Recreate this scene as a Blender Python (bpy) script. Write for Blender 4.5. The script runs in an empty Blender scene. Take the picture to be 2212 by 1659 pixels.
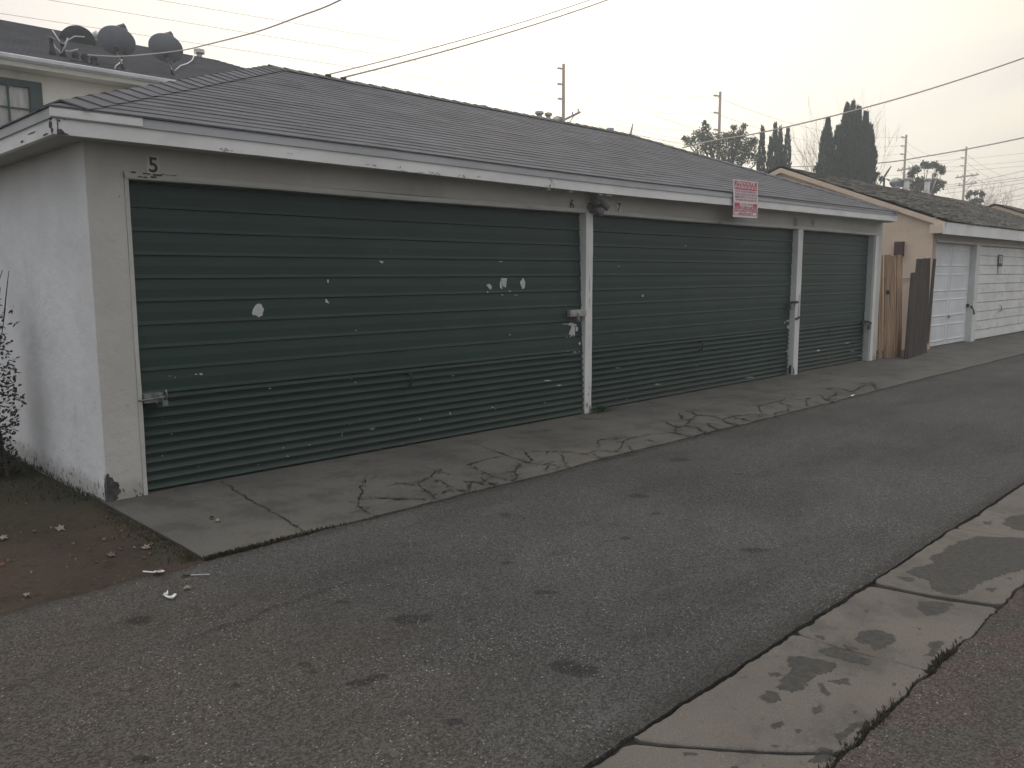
import bpy, math, random
from mathutils import Vector, Matrix, noise
random.seed(7)
S = bpy.context.scene
COL = S.collection
# ------------------------------------------------------------------ camera, sky, sun, exposure
PITCH, YAW, ROLL, EYE, FPX, CX, CY = 0.132, 0.787, -0.003, 1.52, 1790.0, 1106.0, 829.5
fw = Vector((math.cos(YAW)*math.cos(PITCH), math.sin(YAW)*math.cos(PITCH), -math.sin(PITCH)))
rt = fw.cross(Vector((0, 0, 1))).normalized(); up = rt.cross(fw)
rt, up = rt*math.cos(ROLL)+up*math.sin(ROLL), -rt*math.sin(ROLL)+up*math.cos(ROLL)
O = Vector((0, 0, EYE))
cam = bpy.data.cameras.new('camera'); co = bpy.data.objects.new('camera', cam); COL.objects.link(co)
cam.sensor_width = 36; cam.lens = 36*FPX/2212; cam.clip_end = 2000; cam.clip_start = 0.05
mw = Matrix((rt, up, -fw)).transposed().to_4x4(); mw.translation = O; co.matrix_world = mw
S.camera = co
S.view_settings.view_transform = 'Standard'; S.view_settings.look = 'None'
S.view_settings.exposure = 0.0; S.view_settings.gamma = 1.0
S.render.resolution_x, S.render.resolution_y = 1024, 768

def ray(x, y): return fw+rt*((x-CX)/FPX)-up*((y-CY)/FPX)
def PZ(x, y, z=0.0): v = ray(x, y); return O+v*((z-EYE)/v.z)      # meets the level z
def PY(x, y, Y): v = ray(x, y); return O+v*(Y/v.y)                # meets a wall parallel to the alley
def PX(x, y, X): v = ray(x, y); return O+v*(X/v.x)
def PN(x, y, p, n):
    v = ray(x, y); n = Vector(n); return O+v*((Vector(p)-O).dot(n)/v.dot(n))

sd = ray(1150, 30).normalized()                                    # where the bright cloud-veiled sun stands
sun_el = math.asin(sd.z); sun_az = math.atan2(sd.y, sd.x)
W = bpy.data.worlds.new('World'); S.world = W; W.use_nodes = True
nt = W.node_tree; nt.nodes.clear()
def nn(t, kind, **kw):
    n = t.nodes.new(kind)
    for k, v in kw.items():
        if k.startswith('i_'): n.inputs[k[2:]].default_value = v
        else: setattr(n, k, v)
    return n
def math_(t, op, a, b=None, clamp=False):
    n = t.nodes.new('ShaderNodeMath'); n.operation = op; n.use_clamp = clamp
    for i, v in enumerate((a, b)):
        if v is None: continue
        if isinstance(v, (int, float)): n.inputs[i].default_value = v
        else: t.links.new(v, n.inputs[i])
    return n.outputs[0]
def mixc(t, f, a, b, mode='MIX'):
    n = t.nodes.new('ShaderNodeMix'); n.data_type = 'RGBA'; n.blend_type = mode; n.clamp_factor = True
    for sock, v in ((n.inputs[0], f), (n.inputs[6], a), (n.inputs[7], b)):
        if isinstance(v, (int, float)): sock.default_value = v
        elif isinstance(v, (tuple, list)): sock.default_value = (*v[:3], 1)
        else: t.links.new(v, sock)
    return n.outputs[2]
def ramp(t, v, a, b, lo=0.0, hi=1.0):
    n = t.nodes.new('ShaderNodeMapRange'); n.clamp = True; n.interpolation_type = 'SMOOTHSTEP'
    t.links.new(v, n.inputs[0]); n.inputs[1].default_value = a; n.inputs[2].default_value = b
    n.inputs[3].default_value = lo; n.inputs[4].default_value = hi; return n.outputs[0]
def t_rgb(t, v):
    n = t.nodes.new('ShaderNodeCombineXYZ')
    for i in range(3): t.links.new(v, n.inputs[i])
    return n.outputs[0]
sky = nn(nt, 'ShaderNodeTexSky', sky_type='NISHITA', sun_disc=False)
sky.sun_elevation = sun_el; sky.sun_rotation = math.pi/2-sun_az; sky.air_density = 1.2; sky.dust_density = 3.0
tc = nt.nodes.new('ShaderNodeTexCoord')
dot = nn(nt, 'ShaderNodeVectorMath', operation='DOT_PRODUCT'); nt.links.new(tc.outputs['Generated'], dot.inputs[0])
dot.inputs[1].default_value = sd
sep = nt.nodes.new('ShaderNodeSeparateXYZ'); nt.links.new(tc.outputs['Generated'], sep.inputs[0])
mp = nn(nt, 'ShaderNodeMapping'); mp.inputs['Scale'].default_value = (1.3, 1.3, 7.0); mp.inputs['Rotation'].default_value = (0.10, -0.08, 0)
nt.links.new(tc.outputs['Generated'], mp.inputs[0])
nz = nn(nt, 'ShaderNodeTexNoise', i_Scale=1.6, i_Detail=5.0, i_Roughness=0.5); nt.links.new(mp.outputs[0], nz.inputs[0])
cl = ramp(nt, nz.outputs[0], 0.42, 0.60)
side = ramp(nt, dot.outputs['Value'], -0.3, 0.95)                  # darker cloud away from the sun
dr_ = nn(nt, 'ShaderNodeVectorMath', operation='DOT_PRODUCT'); nt.links.new(tc.outputs['Generated'], dr_.inputs[0]); dr_.inputs[1].default_value = rt
rgt = ramp(nt, dr_.outputs['Value'], -0.45, 0.45)                   # pinkish veil to the left, creamy to the right
lowc = mixc(nt, side, (7.6, 7.7, 7.9), mixc(nt, rgt, (10.1, 9.0, 8.4), (10.9, 9.2, 6.9)))
cloudy = mixc(nt, side, (6.6, 6.8, 7.2), mixc(nt, rgt, (8.6, 7.75, 7.5), (7.6, 6.6, 6.1)))
base = mixc(nt, cl, lowc, cloudy)
horz = ramp(nt, sep.outputs[2], 0.0, 0.16, 1.0, 0.0)
base = mixc(nt, math_(nt, 'MULTIPLY', horz, 0.45), base, (9.6, 7.6, 6.0))
g1 = ramp(nt, dot.outputs['Value'], 0.84, 0.985)
base = mixc(nt, g1, base, (14.5, 13.6, 12.0))
g2 = ramp(nt, dot.outputs['Value'], 0.74, 0.95)
base = mixc(nt, math_(nt, 'MULTIPLY', g2, 0.55), base, (10.8, 10.1, 8.9))
fin = mixc(nt, 0.9, sky.outputs[0], base)
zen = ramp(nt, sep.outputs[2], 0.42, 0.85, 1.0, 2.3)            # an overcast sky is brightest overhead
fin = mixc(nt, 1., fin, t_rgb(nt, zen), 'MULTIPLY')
gnd = ramp(nt, sep.outputs[2], -0.06, 0.0)
fin = mixc(nt, gnd, (0.8, 0.75, 0.7), fin)
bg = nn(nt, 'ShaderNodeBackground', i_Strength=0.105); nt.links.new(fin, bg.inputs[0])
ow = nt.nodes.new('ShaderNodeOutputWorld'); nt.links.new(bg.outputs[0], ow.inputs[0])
sun = bpy.data.lights.new('sun', 'SUN'); sun.energy = 1.0; sun.angle = math.radians(14); sun.color = (1, .9, .76)
so = bpy.data.objects.new('sun', sun); COL.objects.link(so); so.rotation_euler = sd.to_track_quat('Z', 'Y').to_euler()

# ------------------------------------------------------------------ materials
def new_mat(name):
    m = bpy.data.materials.new(name); m.use_nodes = True; t = m.node_tree
    b = t.nodes['Principled BSDF']; c = t.nodes.new('ShaderNodeTexCoord')
    return m, t, b, c.outputs['Object']
def noisef(t, vec, scale, detail=4, rough=.55, sc=None):
    if sc:
        m_ = t.nodes.new('ShaderNodeMapping'); m_.inputs['Scale'].default_value = sc; t.links.new(vec, m_.inputs[0]); vec = m_.outputs[0]
    n = nn(t, 'ShaderNodeTexNoise', i_Scale=scale, i_Detail=detail, i_Roughness=rough); t.links.new(vec, n.inputs[0]); return n.outputs[0]
def bump(t, b, h, strength, dist):
    n = nn(t, 'ShaderNodeBump', i_Strength=strength, i_Distance=dist); t.links.new(h, n.inputs['Height']); t.links.new(n.outputs[0], b.inputs['Normal']); return n
def M(name, a, b_, scale=3.0, sc=None, rough=.7, bs=60., bd=.002, bst=.4, lo=.35, hi=.65, fine=.12, metal=0., spec=.4, bsc=None):
    m, t, b, o = new_mat(name)
    c = mixc(t, ramp(t, noisef(t, o, scale, 5, .6, sc), lo, hi), a, b_)
    if fine:
        f = noisef(t, o, scale*9, 3, .7, sc)
        c = mixc(t, fine, c, mixc(t, f, (0, 0, 0), (1, 1, 1)), 'OVERLAY')
    t.links.new(c, b.inputs['Base Color']); b.inputs['Roughness'].default_value = rough
    b.inputs['Metallic'].default_value = metal; b.inputs['Specular IOR Level'].default_value = spec
    if bst: bump(t, b, noisef(t, o, bs, 3, .6, bsc), bst, bd)
    return m
# stucco, with worn flecks along the foot of the wall
def stucco(name, a, b_, mold=True, stain=(.28, .27, .24)):
    m, t, b, o = new_mat(name)
    c = mixc(t, ramp(t, noisef(t, o, 1.1, 4), .35, .7), a, b_)
    st = ramp(t, noisef(t, o, 2.2, 5, .6, (1, 1, .35)), .56, .78)
    c = mixc(t, math_(t, 'MULTIPLY', st, .35), c, stain)
    sp = t.nodes.new('ShaderNodeSeparateXYZ'); t.links.new(o, sp.inputs[0])
    if mold:
        low = ramp(t, sp.outputs[2], 0.0, .34, 1., 0.)
        fl = ramp(t, math_(t, 'ADD', noisef(t, o, 38, 5, .7, (1, 1, .5)), math_(t, 'MULTIPLY', low, .13)), .69, .72)
        c = mixc(t, math_(t, 'MULTIPLY', ramp(t, math_(t, 'ADD', low, math_(t, 'MULTIPLY', noisef(t, o, 6, 4), .9)), .9, 1.5), .55), c, (.22, .20, .17))
        c = mixc(t, math_(t, 'MULTIPLY', fl, ramp(t, sp.outputs[2], .30, .42, 1., 0.)), c, (.05, .048, .045))
    dr = ramp(t, noisef(t, o, 9, 4), .72, .8)
    c = mixc(t, math_(t, 'MULTIPLY', dr, .4), c, (.2, .19, .18))
    t.links.new(c, b.inputs['Base Color']); b.inputs['Roughness'].default_value = .9; b.inputs['Specular IOR Level'].default_value = .15
    h = math_(t, 'ADD', noisef(t, o, 90, 5, .65), math_(t, 'MULTIPLY', noisef(t, o, 5, 3), 4.))
    bump(t, b, h, .7, .005)
    return m
def paint(name, a, dark=(.10, .095, .09), amt=.735, sc=(1, 1, 1), rough=.55, dirt=.25, grime=0.):
    m, t, b, o = new_mat(name)
    c = mixc(t, ramp(t, noisef(t, o, 1.7, 4), .35, .7), a, tuple(v*.86 for v in a))
    c = mixc(t, math_(t, 'MULTIPLY', ramp(t, noisef(t, o, 6, 5, .6, sc), .5, .75), dirt), c, tuple(v*.55 for v in a))
    if grime:
        sp = t.nodes.new('ShaderNodeSeparateXYZ'); t.links.new(o, sp.inputs[0])
        gz = math_(t, 'ADD', ramp(t, sp.outputs[2], .0, .75, 1., 0.), ramp(t, sp.outputs[0], 11.6, 12.2, 0., .25))
        c = mixc(t, math_(t, 'MULTIPLY', ramp(t, math_(t, 'ADD', gz, noisef(t, o, 5, 6, .7, (.5, 1, 2))), 1.0, 1.5), grime), c, (.070, .062, .052))
        c = mixc(t, math_(t, 'MULTIPLY', ramp(t, noisef(t, o, 1.1, 4, .6), .5, .75), .35), c, tuple(v*1.6 for v in a))
    pe = ramp(t, noisef(t, o, 11, 6, .68, sc), amt, amt+.02)
    c = mixc(t, pe, c, dark)
    t.links.new(c, b.inputs['Base Color']); b.inputs['Roughness'].default_value = rough; b.inputs['Specular IOR Level'].default_value = .3
    h = math_(t, 'SUBTRACT', noisef(t, o, 40, 3, .6, sc), pe); bump(t, b, h, .35, .002)
    return m
SPOTS = [(887, 1334, 43, 9), (1466, 993, 24, 4.5), (1222, 1440, 36, 16), (1262, 1450, 26, 12), (772, 1474, 27, 8), (812, 1466, 24, 7), (665, 1438, 15, 6), (677, 1454, 16, 4), (506, 1487, 13, 6),
    (1180, 1278, 24, 5), (1380, 1072, 20, 5), (1095, 1215, 14, 3.5), (1350, 1162, 12, 3), (740, 1300, 16, 4), (1095, 1112, 12, 3), (310, 1640, 22, 7), (1630, 1188, 30, 5), (1420, 1110, 13, 2.5), (1600, 1025, 12, 2), (980, 1560, 18, 6), (300, 1340, 30, 9)]
def asphalt(name, base, brown, mask=True):
    m, t, b, o = new_mat(name)
    big = noisef(t, o, .55, 5, .6); mid = noisef(t, o, 3.5, 5, .6)
    c = mixc(t, ramp(t, big, .35, .65), tuple(v*.88 for v in base), tuple(v*1.13 for v in base))
    c = mixc(t, math_(t, 'MULTIPLY', ramp(t, mid, .55, .72), .35), c, tuple(v*.6 for v in base))
    lg = noisef(t, o, 1.6, 5, .6, (.28, 1, 1)); c = mixc(t, ramp(t, lg, .52, .66, 0., .45), c, tuple(v*.62 for v in base)); c = mixc(t, ramp(t, lg, .32, .44, .4, 0.), c, tuple(v*1.35 for v in base))
    sp = t.nodes.new('ShaderNodeSeparateXYZ'); t.links.new(o, sp.inputs[0])
    if mask:
        near = math_(t, 'MULTIPLY', ramp(t, math_(t, 'ADD', sp.outputs[0], math_(t, 'MULTIPLY', big, 1.2)), 1.3, 3.1, 1., 0.), ramp(t, sp.outputs[1], .5, 2.2))
        c = mixc(t, math_(t, 'MULTIPLY', near, ramp(t, mid, .3, .7, .25, .75)), c, brown)
    else:
        c = mixc(t, ramp(t, mid, .35, .6, .2, .8), c, brown)
    if mask:            # old oil spots and two faint seams, each where it lies on the road
        ug = Vector((rt.x, rt.y, 0)).normalized(); vg = Vector((fw.x, fw.y, 0)).normalized()
        dn = nn(t, 'ShaderNodeTexNoise', i_Scale=7., i_Detail=4.); t.links.new(o, dn.inputs[0])
        dv = nn(t, 'ShaderNodeVectorMath', operation='MULTIPLY_ADD'); t.links.new(dn.outputs['Color'], dv.inputs[0]); dv.inputs[1].default_value = (.10, .10, 0); t.links.new(o, dv.inputs[2])
        us = []
        for ax in (ug, vg):
            d_ = nn(t, 'ShaderNodeVectorMath', operation='DOT_PRODUCT'); t.links.new(dv.outputs[0], d_.inputs[0]); d_.inputs[1].default_value = ax; us.append(d_.outputs['Value'])
        cb = t.nodes.new('ShaderNodeCombineXYZ'); t.links.new(us[0], cb.inputs[0]); t.links.new(us[1], cb.inputs[1]); tot = None
        off = Vector((.05, .05, 0))
        for (x, y, rx, ry) in SPOTS:
            c0 = PZ(x, y); ru = (PZ(x+rx, y)-c0).length; rv = (PZ(x, y-ry)-PZ(x, y+ry)).length/2; c0 = c0+off; cu, cv = c0.dot(ug), c0.dot(vg)
            ma = nn(t, 'ShaderNodeVectorMath', operation='MULTIPLY_ADD'); t.links.new(cb.outputs[0], ma.inputs[0]); ma.inputs[1].default_value = (1/ru, 1/rv, 0); ma.inputs[2].default_value = (-cu/ru, -cv/rv, 0)
            ln = nn(t, 'ShaderNodeVectorMath', operation='LENGTH'); t.links.new(ma.outputs[0], ln.inputs[0])
            w_ = ramp(t, ln.outputs['Value'], .75, 1.3, 1., 0.); tot = w_ if tot is None else math_(t, 'MAXIMUM', tot, w_)
        c = mixc(t, math_(t, 'MULTIPLY', tot, .62), c, (.018, .018, .018))
        for (pa, pb) in (((380, 1392), (790, 1246)), ((-20, 1504), (175, 1428))):
            A_, B_ = PZ(*pa), PZ(*pb); sl = (B_.y-A_.y)/(B_.x-A_.x)
            e_ = math_(t, 'SUBTRACT', math_(t, 'ADD', sp.outputs[1], math_(t, 'MULTIPLY', dn.outputs[0], .09)), math_(t, 'ADD', math_(t, 'MULTIPLY', sp.outputs[0], sl), A_.y-sl*A_.x+.045))
            lm = ramp(t, math_(t, 'ABSOLUTE', e_), .006, .035, 1., 0.)
            lm = math_(t, 'MULTIPLY', lm, math_(t, 'MULTIPLY', ramp(t, sp.outputs[0], A_.x-.1, A_.x+.2), ramp(t, sp.outputs[0], B_.x-.3, B_.x+.1, 1., 0.)))
            c = mixc(t, math_(t, 'MULTIPLY', lm, .45), c, (.02, .02, .018))
        edge = math_(t, 'MULTIPLY', ramp(t, math_(t, 'ADD', sp.outputs[1], math_(t, 'MULTIPLY', dn.outputs[0], .1)), 1.60, 1.72, 1., 0.), .55)
        edge2 = math_(t, 'MULTIPLY', ramp(t, math_(t, 'ADD', sp.outputs[1], math_(t, 'MULTIPLY', dn.outputs[0], .1)), 4.14, 4.24), .5)
        c = mixc(t, math_(t, 'MAXIMUM', edge, edge2), c, (.026, .025, .022))
    # stones in the binder: each cell its own tone
    v1 = nn(t, 'ShaderNodeTexVoronoi', i_Scale=135.); t.links.new(o, v1.inputs['Vector'])
    s3 = t.nodes.new('ShaderNodeSeparateColor'); t.links.new(v1.outputs['Color'], s3.inputs[0])
    tone = ramp(t, s3.outputs[0], 0., 1., .62, 1.42)
    c = mixc(t, 1., c, t_rgb(t, tone), 'MULTIPLY')
    core = math_(t, 'MULTIPLY', ramp(t, v1.outputs['Distance'], .25, .5, 1., 0.), ramp(t, noisef(t, o, 2.3, 3), .38, .62, .15, 1.))
    c = mixc(t, math_(t, 'MULTIPLY', math_(t, 'MULTIPLY', ramp(t, s3.outputs[1], .925, .93), core), .8), c, (.30, .29, .275))
    v2 = nn(t, 'ShaderNodeTexVoronoi', i_Scale=62.); t.links.new(o, v2.inputs['Vector'])
    s4 = t.nodes.new('ShaderNodeSeparateColor'); t.links.new(v2.outputs['Color'], s4.inputs[0])
    core2 = math_(t, 'MULTIPLY', ramp(t, v2.outputs['Distance'], .12, .36, 1., 0.), ramp(t, noisef(t, o, 1.7, 3), .36, .6, .1, 1.))
    c = mixc(t, math_(t, 'MULTIPLY', math_(t, 'MULTIPLY', ramp(t, s4.outputs[1], .955, .96), core2), .75), c, (.33, .32, .30))
    t.links.new(c, b.inputs['Base Color']); b.inputs['Roughness'].default_value = .92; b.inputs['Specular IOR Level'].default_value = .1
    h = math_(t, 'ADD', math_(t, 'MULTIPLY', v1.outputs['Distance'], -.6), math_(t, 'ADD', math_(t, 'MULTIPLY', mid, .8), math_(t, 'MULTIPLY', v2.outputs['Distance'], -.5)))
    bump(t, b, h, .7, .006)
    return m
def concrete(name, a, b_, bro=(.13, .11, .09)):
    m, t, b, o = new_mat(name)
    c = mixc(t, ramp(t, noisef(t, o, 1.3, 5, .6), .33, .68), a, b_)
    c = mixc(t, math_(t, 'MULTIPLY', ramp(t, noisef(t, o, 2.6, 6, .7), .50, .62), .45), c, tuple(v*.62 for v in b_))
    c = mixc(t, math_(t, 'MULTIPLY', ramp(t, noisef(t, o, 17, 5, .7), .60, .66), .5), c, tuple(v*.6 for v in b_))
    c = mixc(t, math_(t, 'MULTIPLY', ramp(t, noisef(t, o, 5, 6, .65), .52, .7), .35), c, bro)
    c = mixc(t, math_(t, 'MULTIPLY', ramp(t, noisef(t, o, 240, 2, .5), .60, .72), .35), c, (.34, .33, .31))
    c = mixc(t, math_(t, 'MULTIPLY', ramp(t, noisef(t, o, 150, 3, .5), .34, .44, 1., 0.), .4), c, (.06, .058, .055))
    t.links.new(c, b.inputs['Base Color']); b.inputs['Roughness'].default_value = .9; b.inputs['Specular IOR Level'].default_value = .15
    bump(t, b, math_(t, 'ADD', noisef(t, o, 170, 4, .6), math_(t, 'MULTIPLY', noisef(t, o, 9, 4), 2.)), .45, .003)
    return m
def shingle(name, a, b_, rough=.85, tab=6.0):
    m, t, b, o = new_mat(name)
    mp_ = t.nodes.new('ShaderNodeMapping'); mp_.inputs['Scale'].default_value = (tab*.5, tab, tab); t.links.new(o, mp_.inputs[0])
    v = nn(t, 'ShaderNodeTexVoronoi', i_Scale=1.); t.links.new(mp_.outputs[0], v.inputs['Vector'])
    s3 = t.nodes.new('ShaderNodeSeparateColor'); t.links.new(v.outputs['Color'], s3.inputs[0])
    c = mixc(t, s3.outputs[0], tuple(v*.86 for v in a), tuple(v*1.1 for v in b_))
    c = mixc(t, ramp(t, noisef(t, o, .9, 5, .6, (1, 1, 3)), .45, .7, 0., .5), c, tuple(v*.65 for v in a))
    c = mixc(t, ramp(t, noisef(t, o, 1.2, 4), .3, .7, 0., .4), c, tuple(x*1.25 for x in b_))
    c = mixc(t, .35, c, t_rgb(t, noisef(t, o, 160, 2)), 'OVERLAY')
    t.links.new(c, b.inputs['Base Color']); b.inputs['Roughness'].default_value = rough; b.inputs['Specular IOR Level'].default_value = .3
    bump(t, b, noisef(t, o, 160, 3), .4, .003)
    return m
def leafmat(name, a, b_, tr=.3, scale=2.):
    m, t, b, o = new_mat(name)
    c = mixc(t, ramp(t, noisef(t, o, scale, 4), .3, .7), a, b_)
    t.links.new(c, b.inputs['Base Color']); b.inputs['Roughness'].default_value = .7; b.inputs['Specular IOR Level'].default_value = .2
    tr_ = t.nodes.new('ShaderNodeBsdfTranslucent'); t.links.new(c, tr_.inputs[0])
    mx = t.nodes.new('ShaderNodeMixShader'); mx.inputs[0].default_value = tr
    t.links.new(b.outputs[0], mx.inputs[1]); t.links.new(tr_.outputs[0], mx.inputs[2])
    t.links.new(mx.outputs[0], t.nodes['Material Output'].inputs[0]); return m

MT = dict(
 side=stucco('white_stucco', (.61, .61, .615), (.53, .53, .53)),
 front=stucco('greige_stucco', (.44, .43, .40), (.38, .37, .345)),
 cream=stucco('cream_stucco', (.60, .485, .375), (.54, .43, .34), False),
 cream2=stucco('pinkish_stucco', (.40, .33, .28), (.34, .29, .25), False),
 house=stucco('house_stucco', (.80, .78, .70), (.72, .70, .63), False),
 soil_patch=M('bare_mortar', (.028, .027, .026), (.075, .072, .068), 20, rough=.95, bs=70, bd=.008, bst=.8),
 fascia=paint('white_board_paint', (.62, .62, .61), sc=(.45, 1, 1.6), amt=.70),
 edge=paint('grey_edge_metal', (.36, .37, .38), amt=.76, sc=(.3, 1, 1)),
 trim=paint('white_trim_paint', (.56, .56, .54), amt=.69, sc=(1, 1, .35), dirt=.35),
 trim2=paint('aged_trim_paint', (.40, .40, .37), amt=.68, sc=(.4, 1, 1.5), dirt=.45),
 jamb=paint('jamb_paint', (.42, .43, .42), amt=.66, sc=(1, 1, .5), dirt=.4),
 green=paint('dark_green_paint', (.0115, .030, .0245), dark=(.022, .030, .027), amt=.75, rough=.55, sc=(.3, 1, .6), dirt=.45, grime=.16),
 chip=M('bared_primer', (.42, .43, .42), (.34, .35, .34), 20, rough=.8, bst=.2),
 winfr=paint('green_window_paint', (.05, .09, .09), dark=(.03, .05, .05), amt=.8),
 wdoor=paint('white_door_paint', (.60, .61, .62), amt=.80, dirt=.2),
 wlap=paint('dirty_white_boards', (.58, .58, .57), dark=(.30, .28, .26), amt=.72, sc=(.5, 1, 1.2), dirt=.75),
 roof=shingle('grey_shingles', (.060, .063, .073), (.077, .080, .092)),
 roofdark=shingle('dark_shingles', (.055, .057, .068), (.068, .070, .082)),
 roofold=shingle('worn_shingles', (.018, .018, .016), (.085, .080, .070), .95, 9.),
 asph=asphalt('asphalt', (.055, .055, .0535), (.064, .054, .043)),
 asph2=asphalt('reddish_asphalt', (.050, .051, .048), (.066, .052, .045), False),
 conc=concrete('apron_concrete', (.100, .096, .086), (.074, .072, .066), (.065, .058, .048)),
 strip=concrete('gutter_concrete', (.118, .107, .095), (.090, .085, .076), (.10, .082, .068)),
 tar=M('thin_asphalt_skin', (.031, .031, .028), (.048, .046, .041), 40, rough=.95, bs=150, bd=.004, bst=.8, fine=.5),
 crack=M('crack_dirt', (.010, .010, .009), (.018, .017, .014), 30, rough=1., bst=0),
 dirt=None,
 blade=leafmat('grass_blades', (.034, .036, .019), (.062, .054, .034)),
 leafdry=leafmat('dry_leaf', (.15, .115, .075), (.09, .068, .048), .2, 40),
 leafpale=leafmat('pale_dry_leaf', (.27, .23, .18), (.17, .14, .105), .2, 40),
 leafrust=leafmat('rust_leaf', (.17, .065, .035), (.12, .05, .03), .2, 40),
 weed=leafmat('weed_leaf', (.035, .065, .028), (.06, .09, .04)),
 cyp=leafmat('cypress_foliage', (.016, .034, .026), (.032, .056, .040), .12, 1.5),
 treel=leafmat('tree_foliage', (.035, .055, .032), (.075, .095, .055), .35, .9),
 euc=leafmat('gum_foliage', (.035, .045, .028), (.07, .07, .045), .2, .8),
 shrubl=leafmat('shrub_leaf', (.03, .033, .028), (.055, .055, .045), .2, 6.),
 bark=M('bark', (.10, .075, .055), (.05, .04, .032), 8, sc=(1, 1, .2), rough=.95, bst=.5, bd=.01),
 twig=M('pale_twigs', (.62, .50, .40), (.50, .40, .32), 6, rough=.9, bst=0),
 cedar=M('new_cedar', (.31, .20, .12), (.14, .080, .046), 5., sc=(5.2, 5.2, .22), rough=.75, bs=30, bsc=(4, 4, .4), bst=.4),
 oldwood=M('weathered_wood', (.046, .031, .026), (.016, .013, .012), 6., sc=(6, 6, .2), rough=.9, bs=30, bsc=(5, 5, .4), bst=.6),
 brownwood=M('brown_wood', (.075, .052, .040), (.04, .03, .024), 6., sc=(4, 4, .3), rough=.9, bst=.4),
 maroon=M('maroon_metal', (.075, .03, .032), (.055, .024, .026), 5, rough=.6, bst=.1),
 steel=M('worn_steel', (.20, .21, .21), (.10, .10, .10), 30, rough=.5, metal=.6, bst=.2),
 rust=M('rusty_iron', (.06, .045, .035), (.03, .025, .022), 40, rough=.8, metal=.3, bst=.3),
 galv=M('galvanised_metal', (.42, .41, .40), (.28, .28, .27), 12, rough=.5, metal=.6, bst=.1),
 gutter=M('gutter_paint', (.55, .56, .57), (.42, .43, .44), 3, rough=.5, bst=.1),
 dish=M('grey_dish_paint', (.25, .265, .29), (.22, .235, .26), 3, rough=.6, bst=.05),
 dish_d=M('dark_dish_paint', (.03, .032, .036), (.045, .047, .05), 8, rough=.7, bst=.1),
 black=M('black_plastic', (.02, .02, .022), (.032, .032, .034), 15, rough=.55, bst=.1),
 ink=M('black_ink', (.03, .028, .027), (.05, .047, .045), 40, rough=.8, bst=0),
 plate=M('number_plate', (.52, .51, .47), (.44, .43, .40), 25, rough=.8, bst=.1),
 ghost=M('faded_number', (.17, .16, .14), (.22, .21, .19), 60, rough=.9, bst=0),
 lampm=M('grey_fixture', (.085, .082, .085), (.12, .115, .115), 9, rough=.7, bst=.1),
 signw=M('sign_white', (.62, .56, .57), (.54, .48, .49), 14, rough=.6, bst=0),
 signr=M('faded_sign_red', (.36, .04, .07), (.40, .07, .10), 20, rough=.6, bst=0),
 signp=M('faded_sign_letters', (.24, .09, .11), (.32, .15, .17), 60, rough=.6, bst=0),
 white=M('white_plastic', (.72, .72, .68), (.62, .61, .57), 30, rough=.5, bst=.1),
 cable=M('cable_sheath', (.40, .36, .33), (.48, .43, .40), 5, rough=.7, bst=0),
 wire=M('bare_wire', (.32, .27, .24), (.38, .33, .29), 5, rough=.6, bst=0),
 cablew=M('white_cable', (.55, .53, .50), (.45, .43, .41), 10, rough=.6, bst=0),
 pole=M('pole_timber', (.20, .125, .09), (.13, .085, .065), 4, sc=(1, 1, .2), rough=.9, bst=.2),
 curtain=M('window_curtain', (.70, .68, .62), (.55, .53, .49), 8, sc=(3, 3, .4), rough=.95, bst=.1),
)
def dirtmat():
    m, t, b, o = new_mat('dirt_soil')
    sp = t.nodes.new('ShaderNodeSeparateXYZ'); t.links.new(o, sp.inputs[0])
    c = mixc(t, ramp(t, noisef(t, o, 1.6, 5, .6), .35, .65), (.060, .046, .036), (.044, .038, .030))
    g = ramp(t, math_(t, 'ADD', sp.outputs[1], math_(t, 'MULTIPLY', noisef(t, o, 3, 4), 1.4)), 5.5, 6.6)
    c = mixc(t, math_(t, 'MULTIPLY', g, .6), c, (.033, .036, .020))
    c = mixc(t, math_(t, 'MULTIPLY', ramp(t, noisef(t, o, 45, 4, .6), .60, .70), .5), c, (.13, .11, .09))
    c = mixc(t, math_(t, 'MULTIPLY', ramp(t, noisef(t, o, 22, 4, .6), .35, .42, 1., 0.), .5), c, (.018, .015, .012))
    t.links.new(c, b.inputs['Base Color']); b.inputs['Roughness'].default_value = 1.; b.inputs['Specular IOR Level'].default_value = .05
    bump(t, b, math_(t, 'ADD', noisef(t, o, 50, 5, .7), math_(t, 'MULTIPLY', noisef(t, o, 8, 3), 2)), .9, .014)
    return m
MT['dirt'] = dirtmat()
def glassmat():
    m, t, b, o = new_mat('window_glass'); tr = t.nodes.new('ShaderNodeBsdfTransparent'); gl = t.nodes.new('ShaderNodeBsdfGlossy'); gl.inputs['Roughness'].default_value = .05
    fr = t.nodes.new('ShaderNodeFresnel'); fr.inputs[0].default_value = 1.5; mx = t.nodes.new('ShaderNodeMixShader'); t.links.new(fr.outputs[0], mx.inputs[0]); t.links.new(tr.outputs[0], mx.inputs[1]); t.links.new(gl.outputs[0], mx.inputs[2])
    t.links.new(mx.outputs[0], t.nodes['Material Output'].inputs[0]); return m
MT['glass'] = glassmat()

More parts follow.
